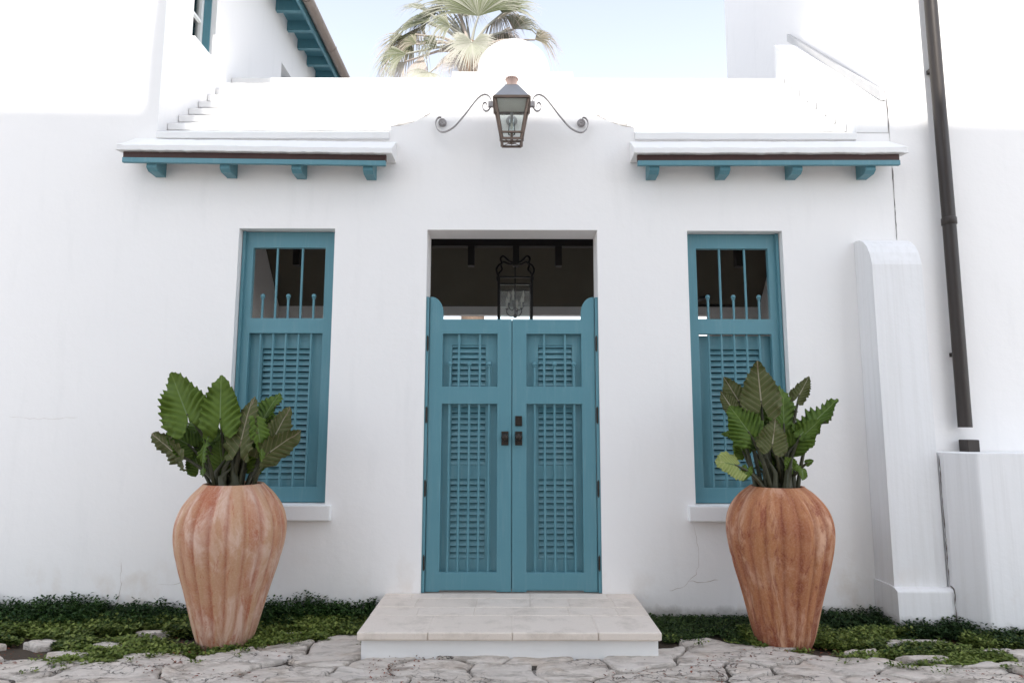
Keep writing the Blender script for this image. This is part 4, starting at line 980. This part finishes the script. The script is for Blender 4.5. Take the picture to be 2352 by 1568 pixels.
GR, DRY, PK = (.155, .17, .09), (.50, .475, .42), (.55, .45, .40)
Z = lambda zx, zy, dy=0: at(752.6 + .3401*zx, .3401*zy, PY + dy)
FR = [  # hub, tip (zoom px), depths, facing, spread, green, dry, droop
    ((1020, 110), (985, -190), -.1, .0, (0, -1, .3), 1.5, GR, DRY, .25), ((1180, 90), (1330, -60), .0, .1, (-.3, -1, .3), 1.25, GR, DRY, .3),
    ((700, 100), (500, 10), .1, .1, (.2, -.8, .7), .55, GR, DRY, .5), ((830, 185), (660, 120), -.3, -.5, (.1, -1, .5), 1.2, GR, DRY, .75),
    ((740, 320), (600, 230), -.2, -.4, (-.1, -.9, .4), 1.1, GR, DRY, 1.0), ((530, 365), (320, 420), -.1, -.1, (.1, -1, .5), .95, GR, DRY, .55),
    ((975, 290), (960, 430), -.6, -.75, (0, -1, .25), 2.4, (.36, .36, .28), DRY, .2), ((690, 490), (560, 560), -.4, -.6, (0, -.8, .7), 1.4, (.36, .36, .28), DRY, .3),
    ((1400, 270), (1560, 230), .1, .1, (-.1, -1, .4), 1.1, (.17,.16,.10), PK, .8),
    ((880, 60), (760, -150), .2, .3, (.2, -1, .3), 1.2, GR, DRY, .3), ((1250, 200), (1400, 80), .2, .3, (0, -1, .4), 1.1, (.16,.16,.10), DRY, .7),
    ((860, 330), (830, 520), -.3, -.4, (0, -1, .1), .6, DRY, PK, .1), ((600, 300), (470, 250), .1, .1, (0, -1, .4), 1.1, GR, PK, .9),
    ((1080, 330), (1060, 520), -.2, -.3, (0, -1, .1), .5, DRY, PK, .1), ((520, 420), (420, 520), .0, .0, (0, -1, .2), .8, DRY, PK, .4), ((640, 380), (600, 540), .1, .0, (0, -1, .1), .5, PK, DRY, .1)]
rp = random.Random(8)
for k in range(16):
    a_ = rp.uniform(-.35, math.pi + .35); rr_ = rp.uniform(150, 330); h = (860 + rr_*1.05*math.cos(a_), 240 - rr_*.75*math.sin(a_)); L_ = rp.uniform(120, 190)
    FR.append((h, (h[0] + L_*math.cos(a_)*1.0, h[1] - L_*math.sin(a_)*.5 + 40), rp.uniform(.1, .7), rp.uniform(.1, .8), (rp.uniform(-.3, .3), -1, .4), rp.uniform(.9, 1.3), GR if k % 3 else (.17, .16, .11), DRY if k % 2 else PK, rp.uniform(.5, 1.2)))
for k, (h, t, dy, dt, fc_, spd, g_, d_, dr) in enumerate(FR):
    hub = Z(*h, dy); tip = Z(*t, dt); frond(hub, tip-hub, Vector(fc_), (tip-hub).length*1.22, spd, int(18 + spd*16), g_, d_, dr, 60+k)

# ------------------------------------------------------------------ courtyard wall behind and the house across the lane
cw = MB().box(-2.84, 8, 8.2, 8.5, -.06, 3.2); o = single('courtyard_wall', cw, 'plaster', 'white courtyard wall glimpsed through the gateway', 'wall', origin=(2, 8.35, -.06))
OP = thing('opposite_house', (0, -15, 0), 'plastered house across the lane shading the gatehouse front', 'building')
OY = -8.0; OZ = 3.845 + 8.0*math.tan(SUN_EL)/math.cos(SUN_AZ)
part('wall', MB().prism([(-6.2, -.06), (6.4, -.06), (6.4, OZ-.07), (-6.2, OZ+.12)], 'y', OY-8, OY), 'opposite_render', OP)
cxs = -2.62 + 8.0*math.tan(SUN_AZ); part('chimney', MB().box(cxs-.33, cxs-.04, OY-.7, OY-.002, OZ-.3, OZ+1.3), 'opposite_render', OP)
for x in (-3.5, -1, 2, 5):
    for z in (1.0, 4.2): part('window', MB().box(x-.5, x+.5, OY+.001, OY+.05, z, z+1.5), 'teal_paint', OP)
